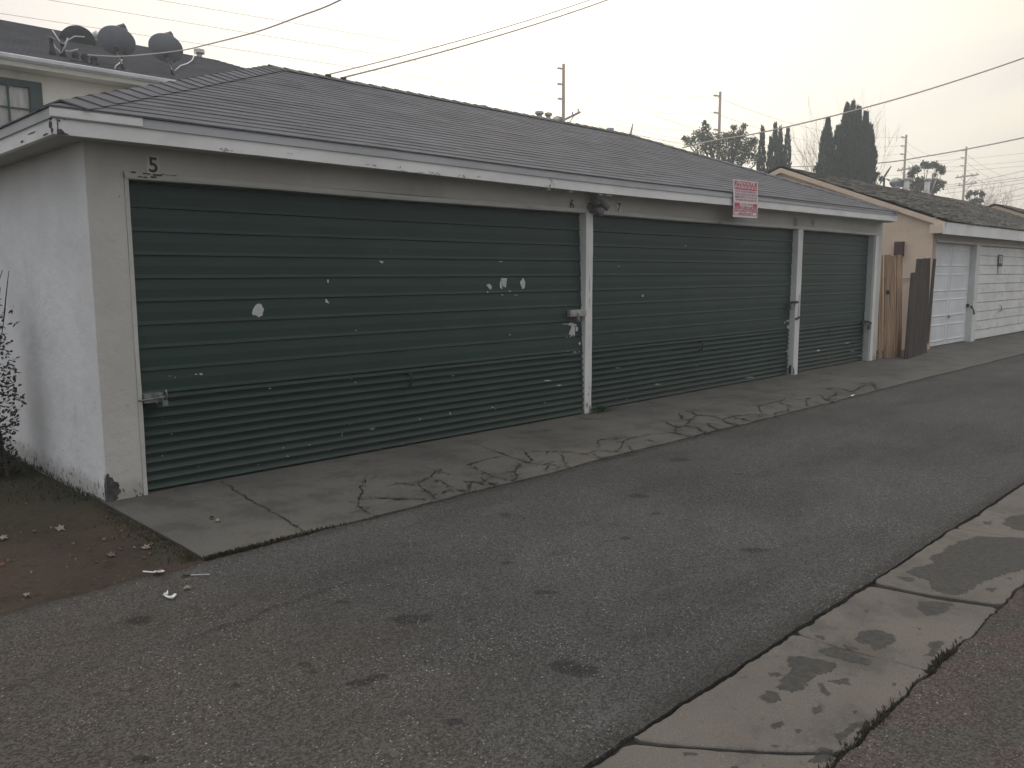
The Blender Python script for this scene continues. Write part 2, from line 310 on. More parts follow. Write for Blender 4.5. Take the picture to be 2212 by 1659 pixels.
# ------------------------------------------------------------------ mesh builder
class MB:
    def __init__(s): s.v = []; s.f = []; s.m = []; s.cur = 0; s.mats = []
    def mat(s, k):
        if k not in s.mats: s.mats.append(k)
        s.cur = s.mats.index(k); return s
    def face(s, pts):
        i = len(s.v); s.v += [tuple(p) for p in pts]; s.f.append(tuple(range(i, i+len(pts)))); s.m.append(s.cur)
    def grid(s, rows):      # rows of points, shared vertices
        i = len(s.v); n = len(rows[0])
        for r in rows: s.v += [tuple(p) for p in r]
        for a in range(len(rows)-1):
            for b in range(n-1):
                s.f.append((i+a*n+b, i+a*n+b+1, i+(a+1)*n+b+1, i+(a+1)*n+b)); s.m.append(s.cur)
    def hexa(s, p):         # 8 points: bottom 4 then top 4
        i = len(s.v); s.v += [tuple(q) for q in p]
        for f in ((3, 2, 1, 0), (4, 5, 6, 7), (0, 1, 5, 4), (1, 2, 6, 5), (2, 3, 7, 6), (3, 0, 4, 7)):
            s.f.append(tuple(i+k for k in f)); s.m.append(s.cur)
    def box(s, a, b):
        x0, y0, z0 = a; x1, y1, z1 = b
        s.hexa([(x0, y0, z0), (x1, y0, z0), (x1, y1, z0), (x0, y1, z0), (x0, y0, z1), (x1, y0, z1), (x1, y1, z1), (x0, y1, z1)])
    def obox(s, c, ax, ay, az):   # centre and three half-axes
        c, ax, ay, az = map(Vector, (c, ax, ay, az))
        s.hexa([c-ax-ay-az, c+ax-ay-az, c+ax+ay-az, c-ax+ay-az, c-ax-ay+az, c+ax-ay+az, c+ax+ay+az, c-ax+ay+az])
    def tube(s, pts, r, n=8, cap=True):
        pts = [Vector(p) for p in pts]; rs = r if isinstance(r, (list, tuple)) else [r]*len(pts); rows = []
        ref = Vector((0, 0, 1))
        for k, p in enumerate(pts):
            d = (pts[min(k+1, len(pts)-1)]-pts[max(k-1, 0)]).normalized()
            if abs(d.dot(ref)) > .95: ref = Vector((1, 0, 0)) if abs(d.x) < .8 else Vector((0, 1, 0))
            a = d.cross(ref).normalized(); b = a.cross(d)
            rows.append([p+(a*math.cos(q)+b*math.sin(q))*rs[k] for q in [2*math.pi*j/n for j in range(n)]])
        i = len(s.v)
        for r_ in rows: s.v += [tuple(p) for p in r_]
        for a in range(len(rows)-1):
            for b in range(n):
                s.f.append((i+a*n+b, i+a*n+(b+1) % n, i+(a+1)*n+(b+1) % n, i+(a+1)*n+b)); s.m.append(s.cur)
        if cap:
            s.f.append(tuple(i+k for k in range(n-1, -1, -1))); s.m.append(s.cur)
            s.f.append(tuple(i+(len(rows)-1)*n+k for k in range(n))); s.m.append(s.cur)
    def build(s, name, parent=None, smooth=False, bev=0):
        me = bpy.data.meshes.new(name); me.from_pydata(s.v, [], s.f); me.update()
        for k in s.mats: me.materials.append(MT[k])
        for p, mi in zip(me.polygons, s.m): p.material_index = mi; p.use_smooth = smooth
        o = bpy.data.objects.new(name, me); COL.objects.link(o)
        if parent:
            o.parent = parent; o.matrix_parent_inverse = Matrix.Translation(-parent.location)
        if bev:
            md = o.modifiers.new('bevel', 'BEVEL'); md.width = bev; md.segments = 2; md.limit_method = 'ANGLE'; md.angle_limit = math.radians(40)
        return o
def mb(k): return MB().mat(k)
def tag(o, label=None, cat=None, group=None, kind=None):
    for k, v in (('label', label), ('category', cat), ('group', group), ('kind', kind)):
        if v: o[k] = v
    return o
def thing(name, loc, label, cat, group=None):
    o = bpy.data.objects.new(name, None); COL.objects.link(o); o.location = loc; o.empty_display_size = .2
    return tag(o, label, cat, group)
def jit(a): return random.uniform(-a, a)
def n1(x, s=1.0, seed=0.): return noise.noise(Vector((x*s, seed, seed*1.7)))
def text_into(m, txt, origin, ux, uz, w, h, n=Vector((0, -1, 0)), off=.0):
    c = bpy.data.curves.new('lettering', 'FONT'); c.body = txt; c.resolution_u = 3; c.offset = .018
    o = bpy.data.objects.new('lettering', c); COL.objects.link(o)
    bpy.context.view_layer.update(); me = o.to_mesh()
    xs = [v.co.x for v in me.vertices]; ys = [v.co.y for v in me.vertices]
    x0, x1, y0, y1 = min(xs), max(xs), min(ys), max(ys)
    i = len(m.v)
    for v in me.vertices:
        p = Vector(origin)+ux*((v.co.x-x0)/(x1-x0)*w)+uz*((v.co.y-y0)/(y1-y0)*h)+n*off
        m.v.append(tuple(p))
    for p in me.polygons: m.f.append(tuple(i+k for k in p.vertices)); m.m.append(m.cur)
    o.to_mesh_clear(); bpy.data.objects.remove(o); bpy.data.curves.remove(c)

YF = 5.709
# ------------------------------------------------------------------ ground
def grid_sheet(m, x0, x1, y0, y1, nx, ny, zf):
    m.grid([[(x0+(x1-x0)*i/nx, y0+(y1-y0)*j/ny, zf(x0+(x1-x0)*i/nx, y0+(y1-y0)*j/ny)) for i in range(nx+1)] for j in range(ny+1)])
g = mb('dirt'); grid_sheet(g, -600, 800, -600, 800, 4, 4, lambda x, y: -.06)
tag(g.build('ground'), kind='structure')

def edge_y(x, y0, amp, sc, seed): return y0+amp*n1(x, sc, seed)+amp*.6*n1(x, sc*4.1, seed+3)
S_TOP, A_TOP = 0.0, 0.0
def ylo(x): return edge_y(x, 1.545, .007, 1.3, 1.)+.009*n1(x, 9, 3)+.005*n1(x, 31, 4)          # asphalt's rough edge beside the gutter strip
def yhi(x): return edge_y(x, 4.195, .022, 1.1, 5.)
# alley between gutter strip and apron
m = mb('asph'); N = 900; X0, X1 = -25., 90.
xs = [X0+(X1-X0)*(i/N) for i in range(N+1)] + []
xs = [-25+i*.5 for i in range(48)]+[-1+i*.03 for i in range(0, 401)]+[11.0+i*.3 for i in range(1, 260)]
rows = []
for k in range(13):
    f = k/12
    rows.append([(x, ylo(x)+(yhi(x)-ylo(x))*f, A_TOP+.006*noise.noise(Vector((x*.5, f*1.6, 0)))*min(f, 1-f)*4) for x in xs])
low = [(x, ylo(x)+.004, -.07) for x in xs]; hi = [(x, yhi(x), -.07) for x in xs]
m.grid([low]+rows+[hi])
# spots soaked into the surface
def blob(m, cx, cy, rx, ry, mp, n=26, rough=.25, z=.004, seed=0):
    pts = []
    for i in range(n):
        a = 2*math.pi*i/n; r = 1+rough*noise.noise(Vector((math.cos(a)*1.3, math.sin(a)*1.3, seed)))+rough*.5*noise.noise(Vector((math.cos(a)*4, math.sin(a)*4, seed)))
        p = mp(cx+rx*r*math.cos(a), cy+ry*r*math.sin(a)); pts.append(p)
    m.face(pts[::-1])
alley = m.build('alley_road', smooth=False); tag(alley, kind='structure')

# reddish asphalt on the near right side
m = mb('asph2')
def y2(x): return edge_y(x, .995, .009, 1.7, 9.)+.012*n1(x, 9, 6)+.006*n1(x, 31, 8)
xs2 = [-25+i*.5 for i in range(50)]+[i*.03 for i in range(0, 300)]+[9.0+i*.3 for i in range(0, 270)]
m.grid([[(x, -14, .0) for x in xs2], [(x, -3, .0) for x in xs2], [(x, y2(x)-.2, -.002) for x in xs2], [(x, y2(x), -.008) for x in xs2], [(x, y2(x), -.07) for x in xs2]])
tag(m.build('yard_pavement'), kind='structure')

# concrete gutter strip, slab by slab
def V(x, y): return (1209.7+.4531*x, 979.3+.4531*y)
m = mb('strip')
jn = [(-3.2, -3.25), (-.6, -.65), (.55, .5), (1.66, 2.12-.12), (2.245, 3.30), (4.035, 4.17), (5.42, 5.55), (7.0, 6.95), (8.6, 8.6), (10.2, 10.1)]
jn = [(a, b) for a, b in jn]
p = PZ(1364, 1600); q = PZ(1500, 1665); 
J = [(-3.2, -3.2), (-1.2, -1.1), (.6, .8), (p.x, p.x+.42), (PZ(1725, 1367).x, PZ(2000, 1443).x), (PZ(1892, 1262).x, PZ(2152, 1306).x), (PZ(2080, 1142).x, PZ(2230, 1165).x+.1), (6.9, 7.2), (8.5, 8.8), (10.3, 10.3), (14, 14), (20, 20), (30, 30), (60, 60)]
polys = [
 [(1085,965),(1160,962),(1250,975),(1330,990),(1290,1030),(1220,1045),(1160,1110),(1110,1130),(1040,1110),(1060,1060),(1090,1020)],
 [(950,1150),(985,1115),(1040,1130),(1050,1165),(1000,1180)],[(1000,1040),(1040,1035),(1060,1050),(1020,1055)],
 [(1235,925),(1310,912),(1400,940),(1490,980),(1470,1000),(1380,985),(1290,960),(1245,945)],
 [(1395,870),(1430,840),(1500,822),(1590,840),(1595,885),(1540,915),(1500,930),(1480,895),(1420,885)],[(1355,895),(1420,905),(1425,920),(1370,915)],
 [(1705,690),(1790,688),(1880,700),(1850,735),(1770,765),(1720,740),(1700,710)],
 [(1735,895),(1800,880),(1855,890),(1820,915),(1790,965),(1740,955),(1770,925)],
 [(1640,570),(1700,540),(1780,520),(1760,490),(1830,470),(1850,440),(1930,410),(2000,390),(2120,395),(2240,400),(2240,545),(2160,570),(2090,580),(2000,620),(1940,660),(1900,670),(1830,665),(1780,640),(1760,600),(1700,585)],
 [(1280,1070),(1370,1060),(1400,1090),(1330,1090)],[(1230,1085),(1265,1090),(1285,1135),(1250,1145),(1235,1110)],
 [(1205,1195),(1250,1190),(1260,1220),(1215,1228)],[(1000,1280),(1070,1255),(1065,1280),(1030,1305)],
 [(1305,1335),(1390,1300),(1420,1270),(1475,1270),(1460,1300),(1400,1330),(1340,1380)],
 [(1175,1455),(1230,1430),(1225,1390),(1290,1410),(1305,1450),(1240,1475)],[(590,1410),(640,1408),(640,1425),(600,1425)],
 [(760,1480),(840,1465),(870,1500),(830,1530),(760,1510)],[(2020,320),(2060,318),(2060,330),(2030,332)],[(2140,290),(2230,280),(2230,360),(2160,350),(2110,325)],
 [(1610,585),(1690,590),(1660,612),(1625,600)],[(2010,640),(2090,640),(2060,660)],[(1225,855),(1270,860),(1260,875),(1230,870)],
 [(1700,812),(1720,812),(1718,822),(1702,822)],[(1010,1380),(1060,1378),(1050,1395),(1015,1392)],[(1120,1305),(1160,1305),(1150,1322),(1125,1320)],[(1385,1215),(1415,1212),(1410,1232),(1390,1230)],
 [(1450,735),(1475,732),(1470,748),(1455,746)],[(2120,595),(2155,590),(2150,605)],[(1580,1090),(1600,1088),(1595,1100)]]
wp = []
for pl in polys:
    P_ = [PZ(*V(x, y)) for x, y in pl]; wp.append(([(p.x, p.y) for p in P_], min(p.x for p in P_)-.03, max(p.x for p in P_)+.03, min(p.y for p in P_)-.03, max(p.y for p in P_)+.03))
def intar(x, y):
    c = Vector((x, y, 0)); u = x+.016*noise.noise(c*14)+.009*noise.noise(c*45); v = y+.016*noise.noise(c*14+Vector((7, 3, 1)))+.009*noise.noise(c*45+Vector((3, 9, 4)))
    for P_, x0, x1, y0, y1_ in wp:
        if x0 < u < x1 and y0 < v < y1_:
            ins = False; j = len(P_)-1
            for i in range(len(P_)):
                if (P_[i][1] > v) != (P_[j][1] > v) and u < (P_[j][0]-P_[i][0])*(v-P_[i][1])/(P_[j][1]-P_[i][1])+P_[i][0]: ins = not ins
                j = i
            if ins: return True
    return False
for k in range(len(J)-1):
    (a0, b0), (a1, b1) = J[k], J[k+1]; gp = .008 if k != 5 else .016
    tilt = [0, .004, -.003, .002, -.004, .005, -.002, .003][k % 8]
    near = 2 <= k <= 7
    nx = int((b1-a0)/.0075) if near else 30; ny = 66 if near else 8; rows = []
    for j in range(ny+1):
        f = j/ny; r = []
        xa = a0+(b0-a0)*(1-f)+gp+.009*n1(f, 3, k+.5)+.004*n1(f, 17, k+.2); xb = a1+(b1-a1)*(1-f)-gp+.009*n1(f, 3, k+9.5)+.004*n1(f, 17, k+7.2)
        cr = .022*max(0, abs(f-.5)*2-.9)/.1
        for i in range(nx+1):
            u = i/nx; x = xa+cr*(1-u)-cr*u+(xb-xa)*u
            yl = y2(x)+.012+.006*n1(x, 5, k+2)+.004*n1(x, 31, k); yh = ylo(x)-.013-.008*n1(x, 4, k+7)-.004*n1(x, 27, k)
            y = yl+(yh-yl)*f
            e = min(u*nx, (1-u)*nx, f*ny, (1-f)*ny)
            z = -.003+tilt-(.005 if e < .5 else .0015 if e < 1.5 else 0)-.010*math.sin(math.pi*f)+.0015*noise.noise(Vector((x*6, y*6, 1)))
            if near and intar(x, y): z += .0018
            r.append((x, y, z))
        rows.append(r)
    m.mat('strip'); f0 = len(m.f); m.grid(rows)
    if near:
        m.mat('tar'); tm = m.cur; q_ = f0
        for j in range(ny):
            for i in range(nx):
                if intar((rows[j][i][0]+rows[j+1][i+1][0])/2, (rows[j][i][1]+rows[j+1][i+1][1])/2): m.m[q_] = tm
                q_ += 1
        m.mat('strip')
    per = rows[0]+[r[-1] for r in rows[1:]]+rows[-1][::-1][1:]+[r[0] for r in rows[::-1][1:]]
    m.grid([[(p[0], p[1], -.04) for p in per], per])
m.mat('crack')          # dirt packed in the gaps
m.grid([[(x, .93, -.020+.003*n1(x, 9, 2)) for x in xs2], [(x, 1.60, -.020+.003*n1(x, 8, 5)) for x in xs2]])
tag(m.build('gutter_strip'), kind='structure')

# concrete apron in front of the doors, with its cracks
m = mb('conc')
def ya(x): return yhi(x)+.022+.01*n1(x, 3, 12)
XA0 = 1.86
xa = [XA0+i*.05 for i in range(0, 210)]+[12.4+i*.25 for i in range(0, 200)]
joint1 = lambda y: 2.50+(y-4.245)/(5.66-4.245)*.17
rows = []
for k in range(9):
    f = k/8
    rows.append([(x-.0*f, ya(x)+(YF+.35-ya(x))*f, .012+.012*f+.0012*noise.noise(Vector((x, f*2, 3)))-(.006 if k == 0 else 0)) for x in xa])
m.grid([[(p[0], p[1], -.07) for p in rows[0]]]+rows)
m.face([(XA0, r[0][1], r[0][2]) for r in rows][::-1]+[(XA0, rows[0][0][1], -.07), (XA0, rows[-1][0][1], -.07)])
m.mat('crack')
def za(p): f = (p.y-4.2)/(1.85); return .012+.012*f+.0045
def ribbon(m, pts, w, zf, seed=0, taper=True):
    P = []
    for a, b in zip(pts[:-1], pts[1:]):
        n = max(2, int((b-a).length/.016))
        for j in range(n): P.append(a.lerp(b, j/n))
    P.append(pts[-1]); L, R_ = [], []
    for i, p in enumerate(P):
        d = (P[min(i+1, len(P)-1)]-P[max(i-1, 0)]); d.z = 0
        if d.length < 1e-6: continue
        d.normalize(); nrm = Vector((-d.y, d.x, 0))
        c = p+nrm*(.022*noise.noise(Vector((p.x*9, p.y*9, seed)))+.012*noise.noise(Vector((p.x*40, p.y*40, seed))))
        ww = w*(.25+1.4*abs(noise.noise(Vector((p.x*11, p.y*11, seed+5)))*1.6))*(.75+.5*random.random())
        if taper: ww *= min(1, .35+3.*min(i, len(P)-1-i)/len(P))
        L.append((c.x+nrm.x*ww, c.y+nrm.y*ww, zf(c))); R_.append((c.x-nrm.x*ww, c.y-nrm.y*ww, zf(c)))
    m.grid([L, R_])
A = lambda x, y: PZ(691+.3646*x, 806.5+.3646*y, .018)
B = lambda x, y: PZ(1440+.2604*x, 748.8+.2604*y, .018)
C1 = [[(275,610),(250,670),(235,740),(225,785),(270,810),(340,845)],[(310,735),(430,738),(560,742),(690,742)],[(440,645),(520,655),(590,665),(650,700),(695,750)],
 [(590,665),(595,640),(650,612),(690,580)],[(610,558),(690,578),(810,607)],[(915,550),(935,572),(1000,598),(1080,618),(1150,632),(1160,600),(1165,560),(1205,525)],
 [(1030,458),(1110,488),(1205,522),(1290,535),(1450,545),(1520,570)],[(700,690),(760,695),(820,685),(880,690),(885,665),(910,630)],[(860,635),(930,640),(1000,672),(1020,690)],
 [(1140,455),(1210,458),(1340,462),(1440,462),(1570,475),(1650,455),(1740,460),(1860,470)],[(1205,460),(1240,500),(1265,525)],[(1410,465),(1440,500),(1450,530),(1485,530)],
 [(1355,540),(1345,580)],[(1650,450),(1650,395),(1740,385),(1860,380),(1960,360),(2110,350),(2212,375)],[(1860,380),(1800,400),(1770,455)],[(1990,275),(2060,290),(2110,320),(2105,350)],
 [(1600,470),(1680,505),(1780,480),(1860,472)],[(1520,255),(1580,275)],[(1100,575),(1160,585)],[(950,620),(990,640),(1060,655)],[(1110,488),(1020,500),(930,530),(870,545)],[(710,630),(750,655),(790,675)],
 [(1240,350),(1300,345),(1390,335)],[(1140,380),(1200,385)],[(1940,390),(2010,412)],[(1820,420),(1850,450),(1870,465)]]
C2 = [[(165,530),(250,568),(380,575),(460,605),(560,575),(690,562),(800,560),(900,570)],[(100,550),(130,600),(200,608),(250,570)],[(0,635),(80,665),(170,655),(250,670),(325,710),(440,715)],
 [(0,710),(70,712),(180,740),(260,760)],[(80,665),(65,700)],[(160,650),(200,608)],[(345,630),(360,655),(440,690)],[(460,605),(500,625),(560,640),(650,650)],[(560,590),(640,600),(700,612)],
 [(800,560),(765,520),(770,490),(880,462),(990,435),(1150,435),(1200,420),(1290,430),(1410,465)],[(900,570),(905,545),(1010,525),(1015,510)],[(1160,440),(1165,485),(1200,485)],[(930,465),(1040,495),(1130,500)],
 [(1035,405),(1080,408)],[(1310,350),(1380,345),(1470,350),(1530,375),(1620,395)],[(1535,298),(1630,305),(1720,315),(1870,328)],[(1530,375),(1590,355),(1620,325),(1720,315)],[(1410,370),(1400,400),(1330,430)],
 [(1200,450),(1300,475)],[(1265,400),(1330,440),(1480,420)],[(370,608),(450,605)],[(1340,420),(1400,465)],[(1700,290),(1725,320),(1740,350)]]
for i, c in enumerate(C1): ribbon(m, [A(*p) for p in c], .0070, za, i)
for i, c in enumerate(C2): ribbon(m, [B(*p) for p in c], .0125, za, i+50)
ribbon(m, [PZ(*p, .018) for p in ((478, 1042), (540, 1080), (600, 1112), (648, 1142), (668, 1152))], .006, za, 3, False)
ribbon(m, [PZ(*p, .018) for p in ((1010, 955), (1060, 972), (1100, 985))], .003, za, 8)
ribbon(m, [PZ(*p, .018) for p in ((2080, 812), (2150, 800), (2212, 790))], .006, za, 8)
ribbon(m, [PZ(*p, .018) for p in ((1990, 835), (2040, 826), (2090, 822))], .006, za, 9)
def spall(c, r):
    n = 9; ph = random.uniform(0, 6); pts = []
    for i in range(n):
        a = ph+2*math.pi*i/n; q_ = r*random.uniform(.4, 1.2); p = Vector((c.x+q_*1.6*math.cos(a), c.y+q_*math.sin(a), 0)); pts.append((p.x, p.y, za(p)))
    m.face(pts)
for c, f_ in [(c, A) for c in C1]+[(c, B) for c in C2]:
    for a_, b_ in zip(c[:-1], c[1:]):
        a3, b3 = f_(*a_), f_(*b_)
        for i in range(3):
            t_ = random.random(); spall(a3.lerp(b3, t_)+Vector((jit(.05), jit(.03), 0)), random.uniform(.003, .011))
            if random.random() < .35:
                p_ = a3.lerp(b3, t_); ribbon(m, [p_, p_+Vector((jit(.09), jit(.05), 0)), p_+Vector((jit(.2), jit(.09), 0))], .0035, za, i)
for i in range(90):
    x = random.uniform(2.2, 14); spall(Vector((x, random.uniform(4.3, 5.4), 0)), random.uniform(.002, .006))
tag(m.build('concrete_apron'), kind='structure')

# bare soil beside the garage
m = mb('dirt')
def ydirt(x): return 4.17+.10*n1(x, 1.2, 30)+.05*n1(x, 5, 31)
xs3 = [-9+i*.4 for i in range(22)]+[-.2+i*.05 for i in range(0, 41)]+[1.83]
rows = []
for k in range(60):
    f = (k/59)**1.8
    rows.append([(x+(0 if x < 1.82 else .02*n1(k, .7, 4)), ydirt(x)+(24-ydirt(x))*f, .0085+(.02*min(1, f*90))*(.6+noise.noise(Vector((x*2.2, f*60, 7))))) for x in xs3])
m.grid([[(p[0], p[1]-.02, -.002) for p in rows[0]]]+rows)
tag(m.build('dirt_ground'), kind='structure')
# soil and yards behind the buildings
m = mb('dirt'); grid_sheet(m, 1.9, 120, 12.2, 140, 30, 30, lambda x, y: -.01+.05*noise.noise(Vector((x*.1, y*.1, 0))))
tag(m.build('back_yard_ground'), kind='structure')

def blades(m, pts, h, w=.004, lean=.5):
    for p in pts:
        a = random.uniform(0, 6.28); hh = h*random.uniform(.4, 1.1); d = Vector((math.cos(a), math.sin(a), 0)); l = Vector((jit(1), jit(1), 0))*hh*lean
        q = Vector(p); m.face([q-d*w, q+d*w, q+l*.5+d*w*.7+Vector((0, 0, hh*.7)), q+l+Vector((0, 0, hh))])
m = mb('blade'); pts = []
for i in range(2600):                                   # along the free edge of the apron and its corner
    t_ = random.random()
    if t_ < .42:
        y = random.uniform(4.2, 5.7); pts.append((1.83-abs(random.gauss(0, .06)), y, .012))
    elif t_ < .78:
        x = 1.86+abs(random.gauss(0, .32)); pts.append((x, yhi(x)+.012+jit(.02), .0))
    else:
        x = random.choice((random.uniform(2.35, 2.62), random.uniform(1.9, 8))); pts.append((x, yhi(x)+.012+jit(.012), -.01))
blades(m, pts, .026)
pts = [(1.86-abs(random.gauss(0, .16)), random.uniform(5.75, 9.5), .02) for i in range(1500)]+[(random.uniform(-.6, 1.8), random.uniform(6.0, 10), .02) for i in range(1800)]
blades(m, pts, .032)
pts = []
for i in range(900):
    x = random.choice((random.gauss(2.75, .12), random.gauss(2.2, .15), random.gauss(3.4, .1))); pts.append((x, y2(x)+.012+jit(.012), -.02))
blades(m, pts, .035)
tag(m.build('grass'), 'short dull grass along the wall foot, apron edge and paving gaps', 'grass', kind='stuff')

# ------------------------------------------------------------------ garage
G = thing('garage_building', (8.2, 8.67, 0), 'long low garage with three dark green doors and grey hipped shingle roof', 'garage')
XL, XR, ZT = 1.885, 14.66, 2.372
m = mb('front')
# pier left, header, right pier; front skin flush at YF, thickness .12
def wallbox(a, b): m.box(a, b)
m.box((XL, YF, -.05), (2.118, YF+.14, 2.19)); m.box((XL, YF, 2.19), (XR, YF+.14, 2.46)); m.box((14.40, YF, -.05), (XR, YF+.14, 2.19))
m.mat('ghost')
for (x, y, r) in ((258, 424, 2.4), (1236, 459, 2.0), (245, 520, 1.6)):
    cc = PY(x, y, YF-.003); m.face([cc+Vector((.0017*r*math.cos(q_)*random.uniform(.7, 1.2), 0, .0022*r*math.sin(q_)*random.uniform(.7, 1.2))) for q_ in [k*.52 for k in range(12)]])
m.build('front_wall', G)
m = mb('side'); m.box((XL-.004, YF+.002, -.06), (XL+.14, 11.87, 2.44)); m.build('side_wall', G)
m = mb('side'); m.box((XR-.14, YF+.142, -.06), (XR, 11.87, 2.44)); m.box((XL+.142, 11.73, -.06), (XR-.142, 11.87, 2.44)); m.build('back_wall', G)
# patch of broken stucco low on the corner
m = mb('soil_patch')
pp = [(0, .0), (0, .33), (.010, .36), (.022, .355), (.028, .315), (.050, .30), (.060, .25), (.088, .235), (.098, .19), (.090, .165), (.102, .14), (.098, .10), (.075, .07), (.085, .04), (.060, .02), (.07, 0)]
m.face([(XL+a*.85-.004, YF-.003, b*.56+.012) for a, b in pp][::-1])
m.face([(XL-.008, YF+a*.3, b*.56+.012) for a, b in pp])
m.build('broken_corner', G)
# posts and frames
def crooked(m, x0, x1, y0, y1, z0, z1, amp=.004, seed=0, n=26):
    rows = []
    for k in range(n+1):
        z = z0+(z1-z0)*k/n; a = amp*n1(z, 3, seed)+amp*.5*n1(z, 14, seed); b = amp*n1(z, 3, seed+4)+amp*.5*n1(z, 14, seed+4)
        rows.append([(x0+a, y1, z), (x0+a, y0, z), (x1+b, y0, z), (x1+b, y1, z), (x0+a, y1, z)])
    m.grid(rows); m.face([p for p in rows[-1][:4]][::-1])
for k, (x0, x1) in enumerate(((6.785, 6.895), (11.555, 11.70))):
    m = mb('trim'); crooked(m, x0, x1, YF-.012, YF+.13, .018, 2.165, .005, 20+k)
    m.mat('soil_patch')
    if k == 1:
        m.face([(x0-.009, YF+.01+a_, z_) for a_, z_ in ((0, .03), (.04, .03), (.05, .10), (.035, .17), (.02, .16), (0, .19))]); m.face([(x0+a_, YF-.0195, z_) for a_, z_ in ((-.004, .03), (.03, .03), (.035, .08), (.01, .14), (-.004, .15))])
        m.face([(x0+a_, YF-.0195, z_) for a_, z_ in ((.075, .95), (.085, 1.15), (.09, 1.22), (.098, 1.2), (.092, 1.0), (.085, .84), (.07, .86))])
    else:
        for a_, b_, w_, h_ in ((.055, 1.42, .003, .13), (.058, 1.22, .003, .08), (.05, .23, .008, .015), (.03, .12, .010, .03), (.08, .08, .008, .03), (.075, .30, .004, .02)):
            m.face([(x0+a_+w_*math.cos(q_)*random.uniform(.6, 1.3), YF-.0195, b_+h_*math.sin(q_)*random.uniform(.6, 1.2)) for q_ in [j*.7 for j in range(9)]])
    o = m.build('door_post', G)
m = mb('trim2'); crooked(m, 2.118, 2.146, YF-.006, YF+.10, .018, 2.150, .003, 31)
m.build('door_frame', G)
m = mb('jamb'); m.box((14.335, YF+.01, .018), (14.398, YF+.14, 2.15)); m.mat('trim'); crooked(m, 14.36, 14.47, YF-.012, YF+.008, .018, 2.17, .003, 41)
m.build('door_frame', G)
m = mb('trim2')
rows = []
for k in range(61):
    x = 2.118+(14.47-2.118)*k/60; s_ = .004*n1(x, .8, 3)-.006*math.sin((x-2.1)/4.7*math.pi)**2
    rows.append([(x, YF+.1, 2.148+s_), (x, YF-.014, 2.148+s_), (x, YF-.018, 2.162+s_), (x, YF-.012, 2.190+s_), (x, YF+.002, 2.193+s_)])
m.grid(rows); m.mat('soil_patch')
for (x0, x1, z0, z1) in ((2.235, 2.285, 2.182, 2.190), (2.285, 2.325, 2.162, 2.172), (2.30, 2.36, 2.176, 2.188), (2.16, 2.19, 2.184, 2.192), (2.36, 2.46, 2.187, 2.191), (2.20, 2.26, 2.158, 2.165)):
    n = 10; m.face([(x0+(x1-x0)*i/n, YF-.0215, z0+jit(.0025)) for i in range(n+1)]+[(x1+(x0-x1)*i/n, YF-.0215, z1+jit(.0025)) for i in range(n+1)])
m.build('header_trim', G)

# doors
def prof(z):            # depth of the sheet at height z (positive = out towards the alley)
    if z > .703:
        k = (z-.703) % .158
        if k < .006: return -.009+.0155*k/.006+.0
        if k < .030: return .0065*(1-(k-.006)/.024)
        return 0.
    k = ((.703-z)/.0628) % 1.
    return [(.0, -.004), (.42, -.012), (.56, .012), (.92, .004), (1., -.004)][0][1] if False else corr(k)
def corr(k):
    P_ = ((0, -.014), (.50, .015), (.62, -.012), (1., -.014))
    for (a, va), (b, vb) in zip(P_[:-1], P_[1:]):
        if a <= k <= b: return va+(vb-va)*(k-a)/(b-a)
    return 0
def zlist(top):
    zs_ = [.028]
    z = .703
    ks = (0, .50, .62)
    r = 0
    L = []
    while z-.0628*r > .03:
        for k in ks:
            q = .703-.0628*(r+k)
            if q > .03: L.append(q)
        r += 1
    zs_ += sorted(L)
    b = .703
    while b < top-.01:
        for d in (.0005, .006, .018, .030, .09):
            if b+d < top: zs_.append(b+d)
        b += .158
    zs_.append(top); return sorted(set(zs_))
def make_door(x0, x1, top, yfun, seed, label, chips=(), dents=(), bent=False):
    m = mb('green'); zs_ = zlist(top); nx = int((x1-x0)/.07)
    def yy(x, z):
        y = yfun(x, z)-prof(z)
        y += .004*noise.noise(Vector((x*.7, z*1.2, seed)))
        y += .0015*noise.noise(Vector((x*3, z*9, seed)))
        for (dx, dz, r, d) in dents: y += d*math.exp(-((x-dx)**2+((z-dz)*1.6)**2)/r**2)
        return y
    zj = lambda x, z: z+(.0022*n1(x, 1.3, seed+round(z*6)) if z < top-.01 else 0)
    m.grid([[(x0+(x1-x0)*i/nx, yy(x0+(x1-x0)*i/nx, z), zj(x0+(x1-x0)*i/nx, z)) for i in range(nx+1)] for z in zs_])
    # right and left returns
    for x in (x0, x1): m.grid([[(x, yy(x, z), z), (x, yfun(x, z)+.05, z)] for z in zs_])
    m.face([(x0, yy(x0, top), top), (x1, yy(x1, top), top), (x1, yfun(x1, top)+.05, top), (x0, yfun(x0, top)+.05, top)])
    m.mat('chip')
    def onp(px, py):
        p = PY(px, py, yfun(0, 1)); p = PY(px, py, yfun(p.x, p.z)); return Vector((p.x, yy(p.x, p.z)-.0035, p.z))
    for i, c in enumerate(chips):
        if len(c) == 4: blob(m, *c, onp, 18, .55, seed=i*2.3+seed)
        else: m.face([onp(*q) for q in c[1:]][::-1])
    o = m.build('garage_door', G); o['label'] = label; return o, yy
y1 = lambda x, z: YF+.105-.085*(1-min(1, max(0, z/2.15)))*(.35+.65*min(1, max(0, (x-2)/4.5)))-.02
CH = lambda x, y: (518.4+.3125*x, 518.4+.3125*y)    # zoomed view to picture
q = lambda *P_: (0,)+tuple((518.4+.3125*a, 518.4+.3125*b) for a, b in P_)
